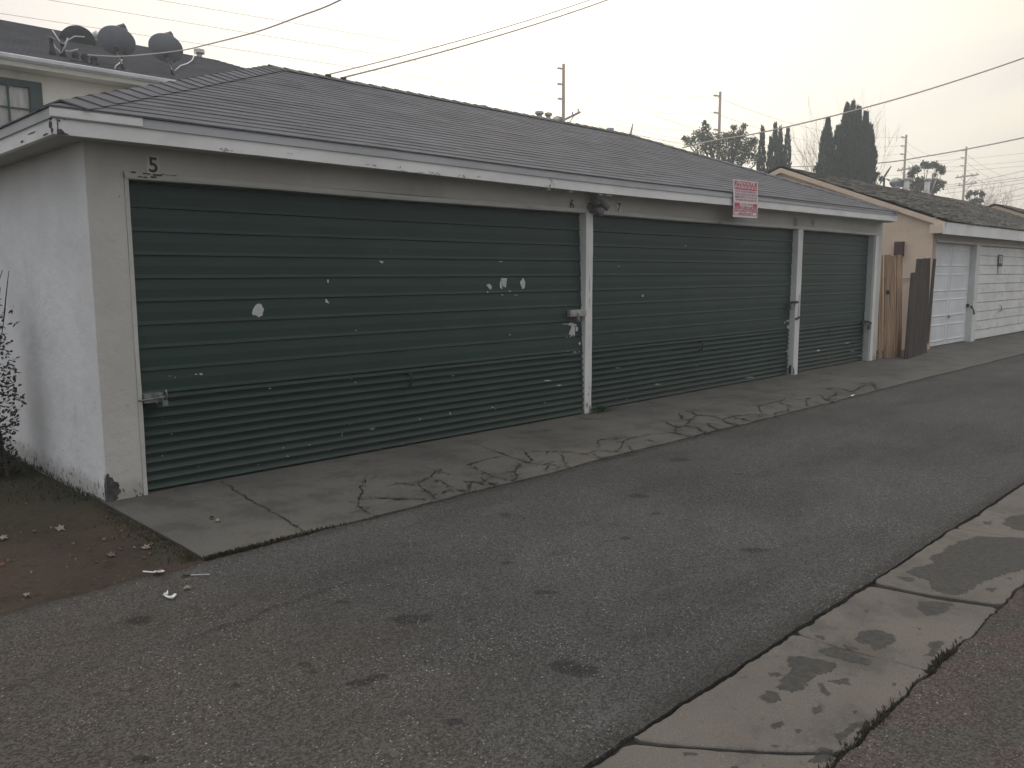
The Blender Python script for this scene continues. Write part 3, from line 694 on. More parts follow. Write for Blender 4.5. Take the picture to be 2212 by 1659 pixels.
chips1 = [(557, 672, 13, 14), q((960, 144), (990, 146), (988, 160), (975, 160)), q((1700, 310), (1722, 302), (1738, 320), (1735, 343), (1722, 338)),
 q((1800, 265), (1843, 264), (1836, 330), (1815, 320), (1808, 300)), q((1793, 300), (1800, 275), (1806, 300), (1812, 340), (1795, 330)), (1129, 613, 4.5, 9), q((590, 405), (603, 415), (618, 440), (590, 430)), (709, 607, 1.8, 3.2),
 (1052, 631, 2, 1.2), (1100, 629, 2.2, 1.2), (1084, 637, 2.6, .8), (1112, 637, 1.5, .9), (1116, 638, 1.5, .8), (1101, 723, 1.3, 1.6), (768, 714, 1.0, 1.6), (1081, 565, 4, .8),
 (585, 839.5, 3.2, 1.3), (434, 808, 3.3, 1.8), (423, 808.5, 3., 1.2), (378, 815, 1.3, .9), (366, 812, 1.2, 1.), (386, 845, 1.2, 1.), (760, 818, 2.5, 1.), (768, 826, 2., 1.),
 (1237, 713, 5.5, 12), (1234, 700, 6, 4), (1246, 711, 3, 6), (1232, 722, 3.5, 7), (1241, 702, 5, 2.2), (1252, 742, 2.2, 3.2), (1242, 760, 3.4, 1.8), (1226, 759, 1.6, 1.2), (1224, 728, 2.2, 1), (1252, 759, 2.2, 1.5), (1222, 700, 7, .8),
 (804, 926, 5.5, 2.6), (741, 938, .8, 4), (757, 917, .8, 1.6), (972, 893, 1., 2.), (1072, 884, 1.2, 1.), (712, 972, 2.2, 1.3), (868, 960, 1., 2.5), (1063, 880, 2, .8), (906, 905, .9, 1.6), (667, 961, 1.5, .8), (980, 812, 3., .9), (1182, 822, 7, .8), (1207, 832, 5, .7),
 (340, 871, 1.5, 1), (351, 902, 1, .8), (372, 938, 1.6, 1), (352, 985, 1.2, .9), (560, 1004, 1.4, .9), (430, 1008, 1.2, .8), (612, 967, 1.2, .9), (620, 985, 1.6, .9), (1178, 870, 2.2, 1)]
chips2 = [(1388, 639, 2., 3.2), (1480, 531, 1.3, 1.2), (1336, 575, 1.3, 1.2), (1700, 760, 2, 2), (1297, 886, 1.2, 1), (1355, 862, 1.5, .8), (1702, 706, 2.6, 3.8), (1695, 697, 1.5, 1.5), (1701, 693, 3, 2), (1500, 865, 1.2, .8), (1575, 838, 1.5, .8), (1420, 830, 5, .8), (1336, 795, 6, .7), (1505, 790, 5, .8), (1620, 815, 8, 1.1)]
chips3 = [(1767, 757, 2.6, 1.7), (1793, 775, 1.2, .8), (1740, 808, 1.2, .7), (1860, 768, 6, 1.), (1755, 800, 10, 1.3), (1842, 758, 6, .8), (1830, 741, 5, .7)]
D1, yy1 = make_door(2.147, 6.784, 2.16, y1, 3., 'wide dark green door under the number 5 with peeling paint', chips1, [(3.9, 1.55, .35, .012), (4.15, 1.45, .25, -.008), (3.4, .45, .5, .006)])
y2d = lambda x, z: YF+.075
D2, yy2 = make_door(6.897, 11.553, 2.16, y2d, 7., 'wide dark green door right of the number 7', chips2, [(9.5, 1.4, .4, .008)])
y3d = lambda x, z: YF+.105
D3, yy3 = make_door(11.702, 14.334, 2.16, y3d, 11., 'narrowest dark green door at the far end with rusty bottom ribs', chips3)
# pulls, bolts and padlocks
def handle(door, x, yf, z):
    m = mb('rust'); y = yf(x, z)-.02
    m.box((x-.014, y-.004, z-.01), (x+.014, y+.016, z+.02)); m.box((x-.014, y-.004, z-.12), (x+.014, y+.016, z-.095))
    m.tube([(x, y-.002, z+.005), (x, y-.035, z-.01), (x, y-.038, z-.05), (x, y-.035, z-.095), (x, y-.002, z-.108)], .008, 6)
    m.build('handle', door, True)
handle(D1, 4.45, yy1, .66); handle(D2, 9.15, yy2, .66)
def padlock(door, x, y, z, s=1., k='steel'):
    m = mb(k); m.box((x-.022*s, y-.012*s, z-.045*s), (x+.022*s, y+.012*s, z))
    m.tube([(x-.014*s, y, z-.004), (x-.014*s, y, z+.03*s), (x, y, z+.042*s), (x+.014*s, y, z+.03*s), (x+.014*s, y, z-.004)], .004*s, 6)
    m.build('padlock', door)
m = mb('steel')
yb = yy1(2.2, .7)-.004
m.box((2.152, YF-.020, .655), (2.285, yb+.01, .672) if False else (2.285, yb+.02, .720)); m.tube([(2.11, YF-.032, .680), (2.20, YF-.034, .684), (2.285, YF-.034, .690)], .007, 8)
m.tube([(2.30, YF-.02, .735), (2.30, YF-.04, .71), (2.30, YF-.02, .675)], .009, 6)
m.build('slide_bolt', D1, bev=.002); padlock(D1, 2.285, YF-.040, .665, .8)
m = mb('galv'); m.box((6.54, yy1(6.6, 1.1)-.012, 1.075), (6.80, YF-.016, 1.145)); m.tube([(6.615, YF-.03, 1.13), (6.615, YF-.055, 1.11), (6.615, YF-.03, 1.075)], .009, 6)
m.build('hasp', D1, bev=.002); padlock(D1, 6.617, YF-.055, 1.070, 1.0)
m = mb('rust'); m.tube([(11.40, YF+.03, 1.09), (11.48, YF-.02, 1.10), (11.575, YF-.030, 1.10)], .018, 8); m.build('hasp', D2); padlock(D2, 11.45, YF+.01, 1.055, 1.5)
m = mb('rust'); m.tube([(11.56, YF-.02, .85), (11.60, YF-.03, .86), (11.66, YF-.03, .875)], .016, 8); m.build('bolt', G)
m = mb('rust'); m.box((14.16, YF+.055, .68), (14.37, YF+.085, .71)); m.tube([(14.27, YF+.05, .70), (14.31, YF-.0, .69), (14.36, YF-.005, .66)], .014, 8); m.build('hasp', D3); padlock(D3, 14.30, YF-.00, .645, 1.6)
m = mb('rust'); m.tube([(12.92, yy3(12.9, .6)-.02, .615), (12.95, yy3(12.9, .6)-.05, .60), (13.02, yy3(12.9, .6)-.02, .605)], .010, 6); m.build('handle', D3)
m = mb('black'); blob(m, 844, 541, 3.4, 6, lambda a, b: PY(a, b, yy1(4.26, 1.72)-.006), 14, .3); m.build('key_hole', D1)

# numbers
def number(txt, x, z, w, h, ink='ink', plate=True):
    m = mb('plate' if plate else 'front')
    if plate: m.box((x-.014, YF-.005, z-.008), (x+w+.014, YF-.001, z+h+.012))
    m.mat(ink); text_into(m, txt, (x, YF-.0065, z), Vector((1, 0, 0)), Vector((0, 0, 1)), w, h)
    o = m.build('house_number', G); o['label'] = ('faded ' if ink == 'ghost' else 'black ')+'number '+txt; return o
number('5', 2.283, 2.198, .058, .10); number('6', 6.528, 2.178, .068, .10, plate=False)
o = number('7', 7.312, 2.186, .066, .098)
number('8', 11.39, 2.19, .12, .12, 'ghost', False); number('9', 11.95, 2.19, .09, .115, 'ghost', False)

# fascia: wide white board below, grey edge strip above; a little sag along its length
YE = 5.469; XE0, XE1, YB = 1.645, 14.60, 11.87+.24
def sag(x): t_ = (x-1.65)/12.9; return -.012*math.exp(-((x-6.4)/2.2)**2)+.030*max(0, (x-8.)/6.6)
def board(m, zb, zt, out, thick):
    rows = []
    n = 80
    for k in range(n+1):
        x = XE0-out+(XE1-XE0+2*out)*k/n; s_ = sag(x); r = .002*n1(x, 7, 6)
        rows.append([(x, YE-out+thick, zt+s_), (x, YE-out, zt+s_), (x, YE-out, zb+s_+r), (x, YE-out+thick, zb+s_+r), (x, YE-out+thick, zt+s_)])
    m.grid(rows)
    for x, d in ((XE0-out, 1), (XE1+out, -1)):
        s_ = sag(x); m.box((min(x, x+d*thick), YE-out+.0005, zb+s_), (max(x, x+d*thick), YB, zt+s_)) if d > 0 else m.box((x-thick, YE-out+thick+.002, zb+s_), (x, YB, zt+s_))
m = mb('fascia'); board(m, 2.348, 2.455, 0, .035); mfb = m
m = mb('edge'); board(m, 2.440, 2.500, .012, .04); m.build('edge_strip', G)
m = mb('fascia'); m.box((XE0-.018, YE-.018, 2.447), (2.16, YE-.0125, 2.503)); m.build('edge_patch', G)
# rotten corner of the fascia
m = mfb; m.mat('soil_patch')
def rp(pts, f): m.face([f(a, b) for a, b in pts])
FRO = lambda a, b: PY(150+0*a+(-150)+(150+.1808*a)/1.736, (350+.1808*b)/1.736, YE-.0025)
rp([(352, 740), (400, 738), (450, 742), (478, 775), (500, 800), (520, 825), (560, 830), (590, 845), (596, 858), (352, 862)], lambda a, b: PY((150+.1808*a)/1.736, (350+.1808*b)/1.736, YE-.0025))
for pl in ([(345, 470), (352, 470), (372, 600), (385, 740), (362, 740)], [(360, 470), (390, 480), (410, 510), (365, 515)], [(358, 545), (400, 545), (430, 575), (400, 590), (360, 580), (395, 570)], [(375, 635), (440, 638), (375, 645)], [(480, 515), (510, 520), (518, 550), (490, 548)]):
    rp(pl, lambda a, b: PY((150+.1808*a)/1.736, (350+.1808*b)/1.736, YE-.003))
for (x, z, w, h) in ((2.72, 2.36, .12, .018), (5.98, 2.40, .045, .075), (6.02, 2.375, .02, .04), (5.93, 2.36, .06, .01), (4.3, 2.352, .25, .008), (3.9, 2.366, .10, .012), (4.55, 2.360, .12, .018), (4.85, 2.362, .10, .02), (4.18, 2.377, .04, .02), (5.05, 2.37, .04, .02), (3.2, 2.385, .05, .008), (8.6, 2.36, .05, .01), (7.4, 2.43, .05, .01)):
    for r_ in range(7):
        cx = x+jit(w*.5); cz = z+sag(x)+jit(h*.5); a, b = w*.11, h*.16
        pts = [(cx+a*math.cos(t_)*random.uniform(.4, 1.2), YE-.003, cz+b*math.sin(t_)*random.uniform(.4, 1.2)) for t_ in [k*.785 for k in range(8)]]
        m.face(pts)
for (y_, z_, w_, h_) in ((5.50, 2.44, .02, .02), (5.51, 2.40, .03, .03), (5.49, 2.37, .025, .02), (5.62, 2.36, .06, .006), (5.9, 2.40, .10, .005), (6.1, 2.37, .05, .008)):
    m.face([(XE0-.0025, y_+w_*math.cos(q_)*random.uniform(.5, 1.2), z_+h_*math.sin(q_)*random.uniform(.5, 1.2)) for q_ in [k*.7 for k in range(9)]])
fb = m.build('fascia_board', G)
for (a, b) in ((5.98, 6.03), (6.30, 6.35), (6.76, 6.82), (6.88, 6.97)):
    m = mb('trim'); m.box((a, YE+.04, 2.318), (b, YE+.06, 2.342)); m.build('soffit_nailer', G)
# soffit
m = mb('front'); m.box((XE0+.036, YE+.036, 2.36), (XE1-.036, YF-.001, 2.375)); m.box((XE0+.036, YF, 2.36), (XL-.006, YB-.01, 2.375)); m.build('soffit', G)

# roof in real courses of shingles
SL = .402; RY = 8.67; RZ = 2.512+SL*(RY-YE); T0 = RY-YE+.02; XR0, XR1 = XE0-.02, XE1+.02; YE0 = YE-.022
def course(m, n, k, face, step=.008):
    a = k/n; b = min(1., (k+1)/n+.0)
    t0, t1 = T0*a, T0*b
    z0 = 2.503+SL*t0+step; z1 = 2.503+SL*t1+.002
    nx = 60 if face == 'front' else 12
    def L(s_, t_):  # position along the eave side s_ in 0..1 at inset t_
        if face == 'front': return (XR0+t_+(XR1-XR0-2*t_)*s_, YE0+t_)
        if face == 'back': return (XR1-t_-(XR1-XR0-2*t_)*s_, 2*RY-YE0-t_)
        if face == 'left': return (XR0+t_, 2*RY-YE0-t_-(2*(RY-YE0)-2*t_)*s_)
        return (XR1-t_, YE0+t_+(2*(RY-YE0)-2*t_)*s_)
    r0, r1, r2 = [], [], []
    for i in range(nx+1):
        u = i/nx; p0 = L(u, t0); p1 = L(u, t1)
        s0 = (sag(p0[0])*(1-a) if face == 'front' else 0); s1 = (sag(p1[0])*(1-b) if face == 'front' else 0)
        w = .003*n1(p0[0]+p0[1]*3, 1.7, k); 
        r0.append((p0[0], p0[1], z0-step-.002+s0)); r1.append((p0[0], p0[1], z0+w+s0)); r2.append((p1[0], p1[1], z1+w*.3+s1))
    m.grid([r0, r1, r2])
m = mb('roof'); NC = 27
for f_ in ('front', 'back', 'left', 'right'):
    for k in range(NC): course(m, NC, k, f_)
# underside of deck
zd = 2.498
m.face([(XR0, YE0, zd), (XR0, 2*RY-YE0, zd), (XR1, 2*RY-YE0, zd), (XR1, YE0, zd)])
roof = m.build('roof', G)
# cap shingles along hips and ridge
def caps(a, b, w, drop, n, name='hip_cap', k='roof'):
    a, b = Vector(a), Vector(b); d = (b-a)/n; m = mb(k); h = Vector((d.x, d.y, 0)).normalized(); s_ = Vector((-h.y, h.x, 0)); dn = Vector((0, 0, -drop))
    for i in range(n):
        p = a+d*i; e = p+d*1.15; lift = Vector((0, 0, .026)); l2 = Vector((0, 0, .014)); j = s_*jit(.006)
        L0, M0, R0 = p+s_*w+dn+lift*.6+j, p+lift+j, p-s_*w+dn+lift*.6+j
        L1, M1, R1 = e+s_*w+dn+l2*.4, e+l2, e-s_*w+dn+l2*.4
        m.face([L0, M0, M1, L1]); m.face([M0, R0, R1, M1])
        tk = Vector((0, 0, -.012)); m.face([L0, L0+tk, M0+tk, M0]); m.face([M0, M0+tk, R0+tk, R0])
    m.build(name, roof)
zr = 2.503+SL*T0
CW = .17
caps((XR0+.09, YE0+.09, 2.538), (XR0+T0, RY, zr+.004), CW, CW*SL*.70, 24)
caps((XR1-.02, YE0+.02, 2.540), (XR1-T0, RY, zr+.004), CW, CW*SL*.70, 24)
caps((XR0+.02, 2*RY-YE0-.02, 2.512), (XR0+T0, RY, zr+.004), CW, CW*SL*.70, 24)
caps((XR1-.02, 2*RY-YE0-.02, 2.512), (XR1-T0, RY, zr+.004), CW, CW*SL*.70, 24)
caps((XR0+T0, RY, zr+.008), (XR1-T0, RY, zr+.008), .13, .13*SL, 34, 'ridge_cap')

# parking sign on the fascia
sg = thing('parking_sign', (9.58, 5.44, 2.22), 'red and white private parking towing notice nailed to the white fascia', 'sign')
p00, p10, p01 = PY(1583.2, 468.2, 5.44), PY(1635.6, 471.6, 5.44), PY(1585.3, 386.4, 5.44)
ux = (p10-p00); uz = (p01-p00); uw, uh = ux.length, uz.length; ux.normalize(); uz.normalize(); nm = Vector((0, -1, 0))
def SR(m, u0, v0, u1, v1, off):     # rectangle in sign fractions, v up
    P_ = lambda u, v: p00+ux*(uw*u)+uz*(uh*v)+nm*(off+.012*math.sin(v*5)*.4)
    n = 8; m.grid([[P_(u0, v0+(v1-v0)*k/n), P_(u1, v0+(v1-v0)*k/n)] for k in range(n+1)])
m = mb('signw')
P_ = lambda u, v, o_: p00+ux*(uw*u)+uz*(uh*v)+nm*(o_+.012*math.sin(v*5)*.4)
n = 12
m.grid([[P_(0, k/n, -.004), P_(0, k/n, 0), P_(1, k/n, 0), P_(1, k/n, -.004), P_(0, k/n, -.004)] for k in range(n+1)])
m.build('panel', sg)
m = mb('signr'); SR(m, .04, .74, .96, .965, .0015)
SR(m, .04, .30, .25, .385, .0015); SR(m, .79, .30, .96, .385, .0015); SR(m, .04, .225, .96, .30, .0015)
SR(m, .02, .06, .045, .225, .0015); SR(m, .95, .06, .975, .225, .0015); SR(m, .045, .055, .95, .068, .0015)
m.build('red_band', sg)
def ST(m, txt, u0, v0, u1, v1, off=.0035):
    P0 = p00+ux*(uw*u0)+uz*(uh*v0)+nm*(off+.012*math.sin((v0+v1)/2*5)*.4); text_into(m, txt, P0, ux, uz, uw*(u1-u0), uh*(v1-v0))
for k_, tx, u0, v0, u1, v1 in (('signw', 'PRIVATE', .12, .868, .88, .953), ('signw', 'PARKING', .06, .768, .94, .855), ('signw', 'C.V.C. 22658 - L.A.M.C. 80.71.4', .06, .235, .94, .29),
    ('signp', 'UNAUTHORIZED OR IMPROPERLY', .05, .665, .95, .72), ('signp', 'PARKED VEHICLES WILL BE REMOVED', .05, .59, .95, .645), ('signp', 'IMMEDIATELY AT THE VEHICLE', .05, .515, .95, .57),
    ('signp', "OWNER'S RISK & EXPENSE", .07, .44, .93, .495), ('signp', 'L.A.P.D. 818-756', .29, .33, .76, .385), ('signr', 'DAY & NIGHT TOWING', .07, .145, .93, .215), ('signr', '818-521-0217', .22, .08, .80, .13)):
    m = mb(k_); ST(m, tx, u0, v0, u1, v1); m.build('lettering', sg)

# flood light between 6 and 7
fl = thing('security_light', (6.90, YF-.02, 2.2), 'dark grey twin-head security light on the header between numbers 6 and 7', 'security light')
m = mb('lampm'); 
m.tube([(6.86, YF-.001, 2.205), (6.86, YF-.035, 2.205)], .055, 16); m.tube([(6.86, YF-.035, 2.205), (6.86, YF-.06, 2.195)], [.035, .02], 12); m.build('base', fl)
def lamphead(c, d, r, l):
    c, d = Vector(c), Vector(d).normalized(); mm = mb('lampm'); mm.tube([c-d*l*.6, c-d*l*.35, c+d*l*.2, c+d*l*.5], [r*.5, r*.75, r*.85, r], 14, False)
    mm.tube([c+d*l*.25, c+d*l*.27], r*.84, 14); mm.build('lamp_head', fl, True)
lamphead((6.835, YF-.09, 2.262), (.15, -.6, -.75), .045, .12); lamphead((6.965, YF-.10, 2.235), (.65, -.45, -.6), .036, .12)
m = mb('lampm'); m.tube([(6.86, YF-.05, 2.20), (6.90, YF-.09, 2.16), (6.93, YF-.115, 2.142)], [.03, .04, .045], 12); m.build('motion_sensor', fl)
m = mb('lampm'); m.tube([(6.86, YF-.05, 2.21), (6.845, YF-.075, 2.235), (6.835, YF-.08, 2.25)], .012, 8); m.tube([(6.87, YF-.05, 2.20), (6.92, YF-.08, 2.20), (6.955, YF-.09, 2.225)], .012, 8); m.build('swivel_arm', fl)

# weed at the foot of the first post
def leafquad(m, p, d, w, l, nrm=None):
    d = Vector(d).normalized(); s_ = d.cross(Vector((jit(1), jit(1), 1)).normalized()).normalized()
    p = Vector(p); m.face([p, p+d*l*.45+s_*w, p+d*l, p+d*l*.45-s_*w])
wd = thing('weed', (7.0, 5.62, .02), 'small green weed growing at the foot of the first white post', 'weed')
m = mb('weed')
for i in range(240):
    a = random.uniform(0, 6.28); r = abs(random.gauss(0, .09)); c = Vector((6.98+r*math.cos(a)*1.3, 5.66+r*math.sin(a)*.4-.02, .028+random.uniform(0, .06)*(1-r*3 if r < .3 else 0)))
    leafquad(m, c, (math.cos(a), math.sin(a)*.6, random.uniform(-.1, .7)), .007, .028)
m.build('leaves', wd)
m = mb('weed')
for i in range(7):
    a = i*.9; m.tube([(6.98, 5.65, .024), (6.98+.1*math.cos(a), 5.645+.03*math.sin(a), .06)], .0018, 4)
m.build('stems', wd)

# ------------------------------------------------------------------ neighbour garage
NB = thing('neighbour_garage', (23.6, 8.91, 0), 'cream garage with white doors and worn shingle roof beyond the wooden boards', 'garage')
NX0, NX1, NYR, NZR, NYE = 17.2, 30.0, 8.91, 3.80, 5.50
nsl = (NZR-2.50)/(NYR-NYE)
m = mb('cream'); ZW = 2.42
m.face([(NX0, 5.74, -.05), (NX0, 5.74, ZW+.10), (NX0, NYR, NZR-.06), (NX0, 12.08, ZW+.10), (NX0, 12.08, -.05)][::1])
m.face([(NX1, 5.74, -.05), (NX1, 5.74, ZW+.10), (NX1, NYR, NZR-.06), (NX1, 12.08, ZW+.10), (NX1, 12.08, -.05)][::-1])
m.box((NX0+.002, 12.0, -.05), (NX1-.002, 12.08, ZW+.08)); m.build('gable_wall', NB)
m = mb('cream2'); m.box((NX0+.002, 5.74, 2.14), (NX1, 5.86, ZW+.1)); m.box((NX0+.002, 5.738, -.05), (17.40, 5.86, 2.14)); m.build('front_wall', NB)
m = mb('trim2'); m.box((17.40, 5.715, 2.11), (NX1, 5.739, 2.15)); m.build('header_trim', NB)
m = mb('trim'); crooked(m, 19.87, 20.13, 5.725, 5.90, .0, 2.11, .004, 77); m.build('door_post', NB)
m = mb('trim'); crooked(m, 24.95, 25.15, 5.725, 5.90, .0, 2.11, .004, 78); m.build('door_post', NB)
# panelled door
m = mb('wdoor'); m.box((17.40, 5.85, .04), (19.87, 5.89, 2.11))
for r in range(4):
    for c in range(2):
        x0 = 17.52+c*1.16; z0 = .11+r*.51; x1, z1 = x0+1.04, z0+.37; y = 5.848
        for (a0, b0, a1, b1, ya_, yb_) in ((x0, z0, x1, z0+.04, 0, 1), (x0, z1-.04, x1, z1, 0, 1), (x0, z0, x0+.04, z1, 0, 1), (x1-.04, z0, x1, z1, 0, 1)):
            pass
        # sunken frame with a raised field
        def ringf(i0, i1, yo, yi):
            m.face([(x0+i0, yo, z0+i0), (x1-i0, yo, z0+i0), (x1-i1, yi, z0+i1), (x0+i1, yi, z0+i1)])
            m.face([(x1-i0, yo, z0+i0), (x1-i0, yo, z1-i0), (x1-i1, yi, z1-i1), (x1-i1, yi, z0+i1)])
            m.face([(x1-i0, yo, z1-i0), (x0+i0, yo, z1-i0), (x0+i1, yi, z1-i1), (x1-i1, yi, z1-i1)])
            m.face([(x0+i0, yo, z1-i0), (x0+i0, yo, z0+i0), (x0+i1, yi, z0+i1), (x0+i1, yi, z1-i1)])
        ringf(0, .02, y, y-.010); ringf(.02, .055, y-.010, y-.002); 
        m.face([(x0+.055, y-.002, z0+.055), (x1-.055, y-.002, z0+.055), (x1-.055, y-.002, z1-.055), (x0+.055, y-.002, z1-.055)])
for k in range(1, 4): m.box((17.402, 5.846, .06+k*.51-.008), (19.868, 5.8495, .06+k*.51+.002))
nd = m.build('panel_door', NB); nd['label'] = 'white panelled door beside the dark boards'
m = mb('galv'); m.tube([(18.62, 5.80, .62), (18.70, 5.795, .63), (18.78, 5.80, .64)], .018, 8); m.tube([(18.66, 5.84, .62), (18.66, 5.79, .62)], .03, 10); m.build('handle', nd)
m = mb('rust'); m.box((19.80, 5.80, .78), (19.90, 5.84, .84)); m.tube([(19.86, 5.76, .80), (19.9, 5.72, .70), (19.93, 5.71, .62)], .02, 6); m.build('hasp', nd)
# lap board doors
def lapdoor(x0, x1):
    m = mb('wlap'); rows = []
    for z, y in [(.05, 5.765)]+[v for k in range(1, 11) for v in ((.05+k*.205-.012, 5.778), (.05+k*.205-.010, 5.795), (.05+k*.205-.001, 5.795), (.05+k*.205, 5.765))]:
        if z > 2.11: break
        rows.append([(x0+(x1-x0)*i/40, y+.003*noise.noise(Vector((i*.3, z*5, x0))), z+.003*n1(i, .2, z)) for i in range(41)])
    rows.append([(x0+(x1-x0)*i/40, 5.77, 2.115) for i in range(41)])
    m.grid(rows); m.box((x0, 5.80, .03), (x1, 5.83, 2.11)); return m.build('board_door', NB)
nd2 = lapdoor(20.132, 24.948); nd2['label'] = 'wide white door of dirty lapped boards'
nd3 = lapdoor(25.152, 29.9)
m = mb('rust'); m.tube([(22.0, 5.77, .76), (22.0, 5.73, .74), (22.0, 5.73, .62), (22.0, 5.77, .60)], .008, 6); m.build('handle', nd2)
m = mb('ink'); m.box((21.57, 5.745, 1.66), (21.88, 5.7628, 1.93)); m.mat('plate'); m.box((21.62, 5.742, 1.735), (21.83, 5.7448, 1.90)); m.mat('ink'); m.box((21.70, 5.739, 1.75), (21.75, 5.7418, 1.89)); m.mat('plate'); m.box((21.60, 5.746, 1.50), (21.86, 5.7628, 1.64))
o = m.build('house_number', nd2)
# roof
def oldroof(m, x0, x1, yr, zr_, ye, n=24, sgn=1):
    for k in range(n):
        t0, t1 = k/n, (k+1)/n; rows = [[], [], []]; N_ = int((x1-x0)/.16)
        y0_ = ye+(yr-ye)*t0; yb_ = ye+(yr-ye)*t1; z0_ = 2.50+(zr_-2.50)*t0; z1_ = 2.50+(zr_-2.50)*t1
        for i in range(N_+1):
            x = x0+(x1-x0)*i/N_; j = .020*noise.noise(Vector((x*7, k*3.3, sgn)))+.012*noise.noise(Vector((x*17, k*5.3, sgn))); w = .02*noise.noise(Vector((x*.5, k*.2, 2)))
            rows[0].append((x, y0_-j*1.4*sgn, z0_-.006+w)); rows[1].append((x, y0_-j*1.4*sgn, z0_+.018+j*.6+w)); rows[2].append((x, yb_, z1_+.004+w))
        m.grid(rows)
m = mb('roofold'); oldroof(m, NX0-.10, NX1+.1, NYR, NZR, NYE-.03); oldroof(m, NX0-.10, NX1+.1, NYR, NZR, 2*NYR-NYE+.03, sgn=-1)
nroof = m.build('roof', NB)
m = mb('cream')     # barge boards up the rake
for s_ in (1, -1):
    ye_ = NYR+s_*(NYE-NYR)
    a0 = Vector((NX0-.10, ye_, 2.47)); b0 = Vector((NX0-.10, NYR, NZR-.02)); 
    for (xx, dz, th) in ((NX0-.10, .10, .03),):
        m.hexa([a0+Vector((0, 0, -dz)), a0+Vector((th, 0, -dz)), b0+Vector((th, 0, -dz)), b0+Vector((0, 0, -dz)), a0, a0+Vector((th, 0, 0)), b0+Vector((th, 0, 0)), b0])
m.build('barge_board', NB)
m = mb('fascia'); m.box((NX0-.13, NYE, 2.25), (NX1+.1, NYE+.035, 2.475)); m.build('fascia_board', NB)
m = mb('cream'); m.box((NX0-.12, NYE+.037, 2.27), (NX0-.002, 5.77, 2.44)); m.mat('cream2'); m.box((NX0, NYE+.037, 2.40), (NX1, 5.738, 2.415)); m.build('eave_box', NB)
m = mb('maroon'); m.box((17.08, 6.26, 1.84), (17.197, 6.42, 2.13)); o = m.build('meter_box', bev=.004)
tag(o, 'small maroon metal box on the cream gable wall above the cedar boards', 'meter box')
m = mb('galv'); m.tube([(17.16, 5.9, 1.42), (17.16, 7.4, 1.42)], .012, 6); m.tube([(17.16, 5.98, 1.45), (17.14, 5.98, 1.50)], .03, 8); o = m.build('wall_pipe', NB)
o2 = thing('flood_light', (24.35, 5.6, 2.16), 'black floodlight under the eave above the lapped board door', 'floodlight')
m = mb('black'); m.obox((24.35, 5.58, 2.20), (.13, 0, 0), (0, .05, .02), (0, -.02, .06)); m.build('lamp_head', o2); m = mb('black'); m.tube([(24.35, 5.62, 2.22), (24.35, 5.738, 2.27)], .02, 6); m.build('bracket', o2)

# third garage further along
TG = thing('far_garage', (37, 8.8, 0), 'far cream garage whose gable peeks above the worn roof at the right edge', 'garage')
m = mb('cream'); m.face([(32.2, 5.6, -.05), (32.2, 5.6, 2.6), (32.2, 8.8, 3.80), (32.2, 12, 2.6), (32.2, 12, -.05)]); m.box((32.202, 5.6, -.05), (44, 5.7, 2.6)); m.box((32.202, 11.9, -.05), (44, 12, 2.6)); m.build('wall', TG)
m = mb('roofold'); oldroof(m, 32.1, 44, 8.8, 3.86, 5.35); oldroof(m, 32.1, 44, 8.8, 3.86, 12.25, sgn=-1); m.build('roof', TG)

# ------------------------------------------------------------------ boards closing the gap
def plank(name, k, a0, a1, b0, b1, th, par=None, cut=.0, bev=.003):
    # a0,a1 bottom corners, b0,b1 top corners
    a0, a1, b0, b1 = map(Vector, (a0, a1, b0, b1)); n = (a1-a0).cross(b0-a0).normalized()*th
    m = mb(k); m.hexa([a0, a1, a1+n*-1, a0+n*-1, b0, b1, b1+n*-1, b0+n*-1]) if False else m.hexa([a0-n, a1-n, a1, a0, b0-n, b1-n, b1, b0])
    return m.build(name, par, bev=bev)
gt = thing('cedar_boards', (14.95, 5.55, 0), 'row of new light brown cedar boards standing against the garage corner', 'board fence')
a = PZ(1902, 779); b = PZ(1947, 774); W_ = (b-a)
for i, (f0, f1, dy, top) in enumerate(((0, .15, .03, 1.80), (.17, .44, -.002, 1.80), (.455, .72, .02, 1.79), (.73, .98, -.004, 1.80))):
    d = Vector((0, dy, 0)); off = Vector((0, .02, 0)); tz = Vector((.03, .09, top))
    p0, p1 = a+W_*f0+d+Vector((0, 0, .03)), a+W_*f1+d+Vector((0, 0, .03))
    plank('board', 'cedar', p0, p1, p0+tz, p1+tz+Vector((0, 0, jit(.01))), .022, gt)
m = mb('brownwood'); p0 = b+Vector((.03, .03, .05)); m.hexa([p0, p0+Vector((.05, .0, 0)), p0+Vector((.05, .09, 0)), p0+Vector((0, .09, 0)), p0+Vector((.03, .09, 1.76)), p0+Vector((.08, .09, 1.76)), p0+Vector((.08, .18, 1.76)), p0+Vector((.03, .18, 1.76))])
m.build('post', gt)
m = mb('rust'); m.box((14.66, 5.55, 1.15), (14.72, 5.60, 1.22)); m.mat('steel'); m.box((14.665, 5.53, 1.10), (14.715, 5.55, 1.155)); m.build('latch', gt)
db = thing('dark_boards', (15.9, 5.55, 0), 'dark weathered boards leaning beside the white panelled door', 'board fence')
def dk(px0, py0, px1, py1, Y0, Y1, Ytop0, Ytop1, tx0, ty0, tx1, ty1, k='oldwood', th=.02, z=.0):
    A0, A1 = PZ(px0, py0, z), PZ(px1, py1, z); B0, B1 = PY(tx0, ty0, Ytop0), PY(tx1, ty1, Ytop1)
    return plank('board', k, A0, A1, B0, B1, th, db)
n = 4; bx = [1961+(2003-1961)*i/n for i in range(n+1)]; by = [777+(763-777)*i/n for i in range(n+1)]
txs = [1982+(2011-1982)*i/n for i in range(n+1)]; tys = [559, 558.5, 558, 557.5, 557]
